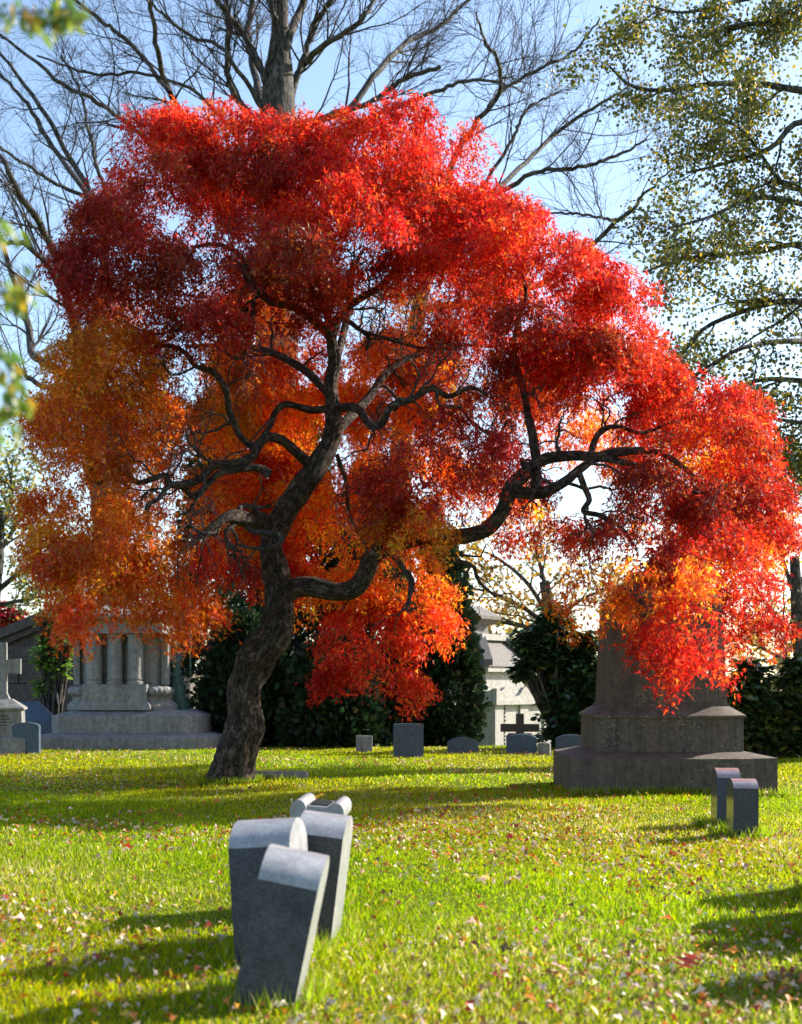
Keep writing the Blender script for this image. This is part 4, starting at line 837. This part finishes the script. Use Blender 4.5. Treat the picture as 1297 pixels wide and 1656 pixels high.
# near branch at the left edge, out of focus
g = np.random.default_rng(41)
NY = 3.0
b0 = at(-330, HZ, NY); b0[2] = 0
t = thing('leafy_tree', 'nearby green leaved tree whose blurred twig tips reach in at the left edge', 'tree', b0)
P, R = limb(np.array([(b0[0], NY, -0.3, 0.09), (b0[0]-0.02, NY, 1.2, 0.07), (b0[0]+0.05, NY, 2.6, 0.06), (b0[0], NY, 4.2, 0.05), (b0[0]+0.1, NY, 5.4, 0.03)]), 40)
V, q = ridged_tube(P, R, 12, None, 0.06, 2); mesh_np('trunk', rel(V, t), [q], M_bark_grey, t, None, True)
tips = []
for L in ([(-320, 700, 20), (-200, 560, 12), (-110, 440, 8), (-40, 380, 5), (2, 372, 2)], [(-320, 760, 18), (-200, 640, 11), (-90, 530, 7), (-20, 480, 4), (42, 470, 2)],
          [(-320, 850, 18), (-210, 720, 11), (-100, 600, 7), (-30, 560, 4), (12, 590, 3), (20, 650, 2)], [(-315, 250, 14), (-150, 100, 8), (-20, 30, 5), (70, 18, 3), (120, 12, 2)], [(-320, 880, 14), (-190, 770, 9), (-90, 690, 5), (-30, 670, 3), (5, 690, 2)]):
    P, R = limb(tr([(a, b_, c_, NY) for a, b_, c_ in L]), 24); V, q = batch_tubes(P[None], R[None], 7)
    mesh_np('limb', rel(V, t), [q], M_bark_grey, t, None, True); tips.append(P[13:])
TP = np.concatenate(tips)
p = np.repeat(TP, 7, 0)+g.normal(0, 0.018, (len(TP)*7, 3)); n_ = len(p)
leaf_cloud('crown', p, unit(g.normal(0, 0.4, (n_, 3))+np.array([0.3, 0, -0.8])), unit(g.normal(0, 0.6, (n_, 3))+np.array([0, -0.5, 0.3])), g.uniform(0.022, 0.045, n_),
           pick(g, n_, [(4, (0.12, 0.2, 0.02)), (2, (0.2, 0.24, 0.03)), (1, (0.5, 0.33, 0.03))]), OVAL, M_green_leaf, t)

# ------------------------------------------------------------------ evergreens and shrubs
DARKG = [(5, (0.014, 0.032, 0.014)), (3, (0.022, 0.045, 0.018)), (1, (0.05, 0.045, 0.02)), (1, (0.03, 0.06, 0.02))]
def arborvitae(label, px, Y, ytop, hw_px, seed, n_=9000, lean=0, shape=0.55):
    g = np.random.default_rng(seed)
    top = at(px, ytop, Y); z0 = float(gz(top[0], Y)); Hh = top[2]-z0; W = hw_px/F*Y
    t = thing('evergreen_tree', label, 'tree', (top[0], Y, z0), 0, 'dark evergreens behind the lawn')
    P = np.array([[0, 0, -0.2, 0.13], [0.03, 0, Hh*0.4, 0.09], [0, 0.02, Hh*0.9, 0.03]])
    pp, rr = limb(P, 16); V, q = batch_tubes(pp[None], rr[None], 8); mesh_np('trunk', V, [q], M_bark_grey, t, None, True)
    # upright fan sprays on lobed shell
    nb = 230; bh = g.random(nb)**0.85; ba = g.uniform(0, 2*math.pi, nb)
    prof = lambda u: np.clip((1-u), 0, 1)**shape*np.clip(0.72+1.6*u, 0, 1)
    br = prof(bh)*W*g.uniform(0.78, 1.1, nb)
    bc = np.stack([br*np.cos(ba)*0.86, br*np.sin(ba)*0.86, bh*Hh], 1)
    k = g.integers(0, nb, n_)
    out = np.stack([np.cos(ba[k]), np.sin(ba[k]), np.full(n_, 0.25)], 1)
    d = unit(g.normal(size=(n_, 3))); rad = g.random(n_)**0.4
    p = bc[k]+d*rad[:, None]*np.array([0.30, 0.30, 0.42])*(0.6+W*0.35)
    keep = p[:, 2] > 0.03
    p, d, out, k = p[keep], d[keep], out[keep], k[keep]; m_ = len(p)
    ax = unit(out*0.6+d*0.6+np.array([0, 0, 0.5])+g.normal(0, 0.3, (m_, 3)))
    leaf_cloud('crown', p+np.array(t.location), ax, unit(np.cross(ax, g.normal(size=(m_, 3)))), g.uniform(0.10, 0.22, m_), pick(g, m_, DARKG, 0.2), FAN, M_scale_leaf, t, 0.15)
    return t
arborvitae('conical dark evergreen beside the white tomb', 716, 32.5, 890, 66, 51, 12000)
arborvitae('tall dark evergreen behind the middle of the maple', 600, 34.0, 760, 95, 52, 14000)
arborvitae('dark evergreen rising behind the maple trunk', 480, 33.5, 660, 100, 53, 14000)
arborvitae('dark evergreen right of the columned monument', 350, 37.5, 650, 90, 54, 14000)
arborvitae('low dark evergreen under the hanging maple leaves', 540, 31.0, 1050, 85, 55, 9000, 0, 0.35)
arborvitae('low dark evergreen between the maple trunk and the columned monument', 400, 31.5, 1010, 80, 56, 9000, 0, 0.35)
def big_leaf_shrub(label, cx, Y, lobes, seed, nw=900, pal=None, size=(0.14, 0.22), name='shrub', trunk=True, whorl=7, depth=0.9, lmat=None):
    """lobes: (px, py, rpx) blobs of leaf whorls on branching stems"""
    g = np.random.default_rng(seed)
    b0 = at(cx, HZ, Y); b0[2] = float(gz(b0[0], Y))
    t = thing(name, label, 'shrub', b0)
    tips, stems = [], []
    tot = sum(l_[2]**2 for l_ in lobes)
    for (px, py, rp) in lobes:
        c = at(px, py, Y); rr = rp/F*Y; m_ = max(int(nw*rp*rp/tot), 8)
        d = unit(g.normal(size=(m_, 3))); rad = g.random(m_)**0.45
        tp = c+d*rad[:, None]*np.array([rr, rr*depth, rr]); tips.append(tp)
        for j in range(min(m_, 26)):
            mid = (b0*0.45+c*0.55)+g.normal(0, rr*0.25, 3)
            stems.append(catmull(np.array([b0+g.normal(0, 0.08, 3)*np.array([1, 1, 0]), mid, c+g.normal(0, rr*0.3, 3), tp[j]]), 10))
    tips = np.concatenate(tips); stems = np.array(stems)
    V, q = batch_tubes(stems, np.repeat(np.linspace(0.03, 0.008, 10)[None], len(stems), 0), 5)
    mesh_np('stems', rel(V, t), [q], M_bark_grey, t, None, True)
    p = np.repeat(tips, whorl, 0); n_ = len(p)
    an = g.uniform(0, 2*math.pi, n_); ax = unit(np.stack([np.cos(an), np.sin(an), g.uniform(-0.5, 0.35, n_)], 1))
    leaf_cloud('crown', p+ax*0.02, ax, unit(np.array([0, 0, 1.0])+g.normal(0, 0.35, (n_, 3))), g.uniform(*size, n_),
               pick(g, n_, pal or [(5, (0.02, 0.05, 0.016)), (3, (0.035, 0.075, 0.02)), (1, (0.08, 0.12, 0.03))], 0.2), OVAL, lmat or M_dark_leaf, t)
    return t
big_leaf_shrub('large glossy leaved evergreen shrub left of the brown monument', 915, 29.5, [(885, 1055, 42), (930, 1100, 52), (918, 1150, 48), (950, 1170, 48), (855, 1035, 28), (900, 1010, 35), (845, 1080, 20), (908, 1190, 36), (965, 1110, 40), (945, 1050, 35)], 61, 1500)
big_leaf_shrub('broad glossy leaved shrub at the right edge behind the brown monument', 1235, 25.5, [(1200, 1130, 45), (1240, 1170, 50), (1290, 1150, 50), (1190, 1190, 40), (1270, 1200, 45), (1215, 1090, 30), (1320, 1190, 50), (1290, 1090, 35)], 62, 1500, [(5, (0.03, 0.06, 0.016)), (3, (0.06, 0.10, 0.02)), (2, (0.15, 0.16, 0.03))])
big_leaf_shrub('sunlit young shrub with pale green leaves in front of the stone mausoleum', 82, 33.0, [(95, 1010, 24), (75, 1060, 24), (95, 1080, 24), (72, 1110, 18), (85, 1040, 22), (105, 1050, 18), (70, 1000, 14)], 63, 420, [(4, (0.13, 0.22, 0.03)), (3, (0.18, 0.28, 0.04)), (1, (0.08, 0.14, 0.02))], (0.11, 0.19), 'shrub', True, 4, 0.9, M_green_leaf)
g = np.random.default_rng(65)
big_leaf_shrub('crimson leaved shrub beyond the left mausoleum roof', 5, 52.0, [(0, 1000, 30), (30, 1000, 18), (-30, 1010, 30)], 64, 500, [(3, (0.45, 0.02, 0.03)), (1, (0.55, 0.06, 0.04))], (0.16, 0.26), 'shrub', True, 6)

# distant wood closing the view
g = np.random.default_rng(70)
n_ = 20000
ang = g.uniform(-0.75, 0.75, n_); dist = g.uniform(95, 125, n_)
hh = 6.0+2.2*np.sin(ang*23)+1.6*np.sin(ang*61+2)+1.0*np.sin(ang*140)
p = np.stack([np.sin(ang)*dist, np.cos(ang)*dist, -2.6+hh*g.random(n_)**0.8], 1)
leaf_cloud('distant_wood', p, unit(g.normal(size=(n_, 3))), unit(g.normal(size=(n_, 3))), g.uniform(0.6, 1.2, n_), pick(g, n_, [(3, (0.09, 0.085, 0.035)), (2, (0.16, 0.11, 0.04)), (2, (0.05, 0.065, 0.03)), (1, (0.22, 0.09, 0.04))], 0.2), DIAM, M_green_leaf)
tag(bpy.data.objects['distant_wood'], 'far belt of autumn woodland beyond the cemetery', 'wood', None, 'stuff')

# ------------------------------------------------------------------ grass and fallen leaves
g = np.random.default_rng(80)
def wedge(n_, y0, y1):
    y = np.sqrt(g.uniform(y0*y0, y1*y1, n_)); x = g.uniform(-1, 1, n_)*(0.33*y+1.2)
    return x, y
bands = [(4.6, 8.0, 80000, 0.040, 0.075, 0.0038), (8.0, 12.0, 95000, 0.038, 0.07, 0.0065), (12.0, 18.0, 115000, 0.035, 0.065, 0.0085), (18.0, 31.0, 112000, 0.035, 0.07, 0.014)]
Vs, F3, F4, Cs, off = [], [], [], [], 0
for (y0, y1, n_, h0, h1, wd) in bands:
    x, y = wedge(n_, y0, y1); z = gz(x, y)
    tuft = 0.75+0.45*np.sin(x*2.1+np.sin(y*1.7)*1.3)*np.sin(y*2.6+x)+0.25*g.normal(size=n_)
    h = 0.8*g.uniform(h0, h1, n_)*np.clip(tuft, 0.45, 1.7)
    a = g.uniform(0, 2*math.pi, n_); side = np.stack([np.cos(a), np.sin(a), 0*a], 1)
    la = g.uniform(0, 2*math.pi, n_); lean = np.stack([np.cos(la), np.sin(la), 0*la], 1)*(h*g.uniform(0.15, 0.95, n_))[:, None]
    b0 = np.stack([x, y, z-0.005], 1); ww = (wd*g.uniform(0.7, 1.3, n_))[:, None]
    up = np.array([0, 0, 1.0])*h[:, None]
    mid = b0+up*0.6+lean*0.35; tip = b0+up*0.95+lean
    kv = 5 if y0 < 8 else 3
    base_i = off+np.arange(n_)[:, None]*kv
    if kv == 5:
        V = np.stack([b0-side*ww, b0+side*ww, mid+side*ww*0.75, mid-side*ww*0.75, tip], 1)
        F4.append(base_i+np.array([[0, 1, 2, 3]])); F3.append(base_i+np.array([[3, 2, 4]]))
    else:
        V = np.stack([b0-side*ww, b0+side*ww, tip], 1); F3.append(base_i+np.array([[0, 1, 2]]))
    patch = np.sin(x*0.9+1.7*np.sin(y*0.45))+np.sin(y*0.8+0.6*x+2)
    patch = patch+0.8*np.sin(x*2.7+y*0.9)*np.sin(y*1.9-x*0.7)
    dry = np.clip(0.09+0.10*patch, 0.02, 0.42)
    c = pick(g, n_, [(4, (0.215, 0.265, 0.001)), (3, (0.29, 0.305, 0.002)), (2, (0.125, 0.20, 0.001))], 0.16)
    c = c*(1+0.13*np.sin(x*1.1-0.7*np.sin(y*0.9))*np.sin(y*0.7+1.3))[:, None]
    c[:, 0] *= 1+0.16*np.sin(x*0.6+y*0.5)
    isd = g.random(n_) < dry
    c[isd] = pick(g, int(isd.sum()), [(2, (0.34, 0.28, 0.09)), (1, (0.24, 0.2, 0.06)), (1, (0.42, 0.37, 0.18))], 0.2)
    Vs.append(V.reshape(-1, 3)); Cs.append(np.repeat(c, kv, 0)); off += n_*kv
tx, ty = [], []
for st in [ob for ob in bpy.data.objects if ob.get('category') in ('headstone', 'monument', 'grave marker') and ob.location.y < 24]:
    big = ob_r = 1.42 if st.get('category') == 'monument' else 0.28
    m_ = 1500 if big > 1 else 420; a = g.uniform(0, 2*math.pi, m_); rr = big*g.uniform(0.75, 1.25, m_) if big < 1 else None
    if big < 1: tx.append(st.location.x+np.cos(a)*rr*0.85); ty.append(st.location.y+np.sin(a)*rr*1.1)
    else: tx.append(st.location.x+g.uniform(-1.35, 1.35, m_)); ty.append(st.location.y-1.3-g.uniform(0, 0.12, m_))
a = g.uniform(0, 2*math.pi, 900); tx.append(base[0]+np.cos(a)*0.42); ty.append(TY+np.sin(a)*0.42)
x = np.concatenate(tx); y = np.concatenate(ty); n_ = len(x); z = gz(x, y); h = g.uniform(0.06, 0.15, n_)
a = g.uniform(0, 2*math.pi, n_); side = np.stack([np.cos(a), np.sin(a), 0*a], 1)*np.where(y > 11, 0.007, 0.004)[:, None]
la = g.uniform(0, 2*math.pi, n_); lean = np.stack([np.cos(la), np.sin(la), 0*la], 1)*(h*g.uniform(0.1, 0.7, n_))[:, None]
b0 = np.stack([x, y, z-0.005], 1); Vs.append(np.stack([b0-side, b0+side, b0+lean+np.array([0, 0, 1.0])*h[:, None]], 1).reshape(-1, 3))
F3.append(off+np.arange(n_)[:, None]*3+np.array([[0, 1, 2]])); off += n_*3
Cs.append(np.repeat(pick(g, n_, [(4, (0.15, 0.24, 0.003)), (2, (0.22, 0.27, 0.004)), (1, (0.35, 0.3, 0.09))], 0.16), 3, 0))
o = mesh_np('grass', np.concatenate(Vs), [np.concatenate(F4), np.concatenate(F3)], M_grass_blade, None, np.concatenate(Cs))
tag(o, 'short mown green grass covering the cemetery lawn', 'grass', None, 'stuff')
# fallen leaves
bands = [(5.0, 9.0, 4600), (9.0, 15.0, 7000), (15.0, 29.0, 5600)]
ps, ax, nm, sz, cl = [], [], [], [], []
for y0, y1, n_ in bands:
    x, y = wedge(n_*2, y0, y1)
    den = 0.42+0.3*np.sin(x*0.8+1.1*np.sin(y*0.6))+0.3*np.sin(y*1.1+x*0.4+1)+0.35*np.sin(x*3.1+2*np.sin(y*1.3))*np.sin(y*2.7-x); kp = g.random(n_*2) < np.clip(den, 0.05, 1); x, y = x[kp], y[kp]; m_ = len(x)
    ps.append(np.stack([x, y, gz(x, y)+g.uniform(0.03, 0.065, m_)], 1))
    ax.append(unit(g.normal(size=(m_, 3))*np.array([1, 1, 0.35]))); nm.append(unit(g.normal(0, 0.45, (m_, 3))+np.array([0, 0, 1.0])))
    sz.append(g.uniform(0.022, 0.055, m_)*np.where(g.random(m_) < 0.12, 1.6, 1))
    c_ = pick(g, m_, [(4.5, (0.64, 0.50, 0.38)), (2.5, (0.48, 0.31, 0.18)), (3, (0.52, 0.17, 0.02)), (2, (0.30, 0.04, 0.02)), (1.5, (0.62, 0.38, 0.03)), (2, (0.16, 0.075, 0.04))], 0.2)
    under = (g.random(m_) < 0.75*np.exp(-((x+0.6)/5.5)**2-((y-17.5)/4.5)**2)); c_[under] = pick(g, int(under.sum()), [(3, (0.42, 0.03, 0.015)), (3, (0.5, 0.14, 0.02)), (1, (0.25, 0.03, 0.02))], 0.2)
    cl.append(c_)
ps, ax, nm, sz, cl = map(np.concatenate, (ps, ax, nm, sz, cl))
o = leaf_cloud('fallen_leaves', ps, ax, nm, sz*0.95, cl, LITTER, M_litter, None, 0.7)
tag(o, 'scattered dry tan, orange and red leaves lying on the lawn', 'leaves', None, 'stuff')
# one large red oak leaf in the foreground, and the yellow leaf on the scroll stone
def single_leaf(name, label, p, col, size, rz, lobed=True, tilt=0.3):
    k = 28; pts = []
    for i in range(k+1):
        u = i/k; wv = math.sin(math.pi*u)**0.7*(0.30+(0.2*math.cos(u*2*math.pi*4.0) if lobed else 0.08))
        pts.append((u-0.5, max(wv, 0.02)))
    V = [(u, w_, 0.05*math.sin(u*5)-0.25*w_*w_) for u, w_ in pts]+[(u, 0, 0.05*math.sin(u*5)) for u, _ in pts]+[(u, -w_, 0.05*math.sin(u*5)+0.2*w_) for u, w_ in pts]
    V = np.array(V)*size; n1 = k+1; i = np.arange(k)
    q = np.concatenate([np.stack([i, i+1, n1+i+1, n1+i], 1), np.stack([n1+i, n1+i+1, 2*n1+i+1, 2*n1+i], 1)])
    o = mesh_np(name, V, [q], M_litter, None, np.tile(col, (len(V), 1))); o.location = [float(v) for v in p]; o.rotation_euler = (tilt, -0.25, rz)
    return tag(o, label, 'leaf')
p = at(1112, 1576, 6.62); p[2] = float(gz(p[0], p[1]))+0.055
single_leaf('oak_leaf', 'large red lobed oak leaf lying on the grass at lower right', p, (0.42, 0.045, 0.02), 0.15, 0.8)
single_leaf('yellow_leaf', 'yellow leaf lying on top of the scroll headstone', np.array([sx+0.045, sy-0.14, 0.712]), (0.7, 0.36, 0.02), 0.07, 0.3, False)
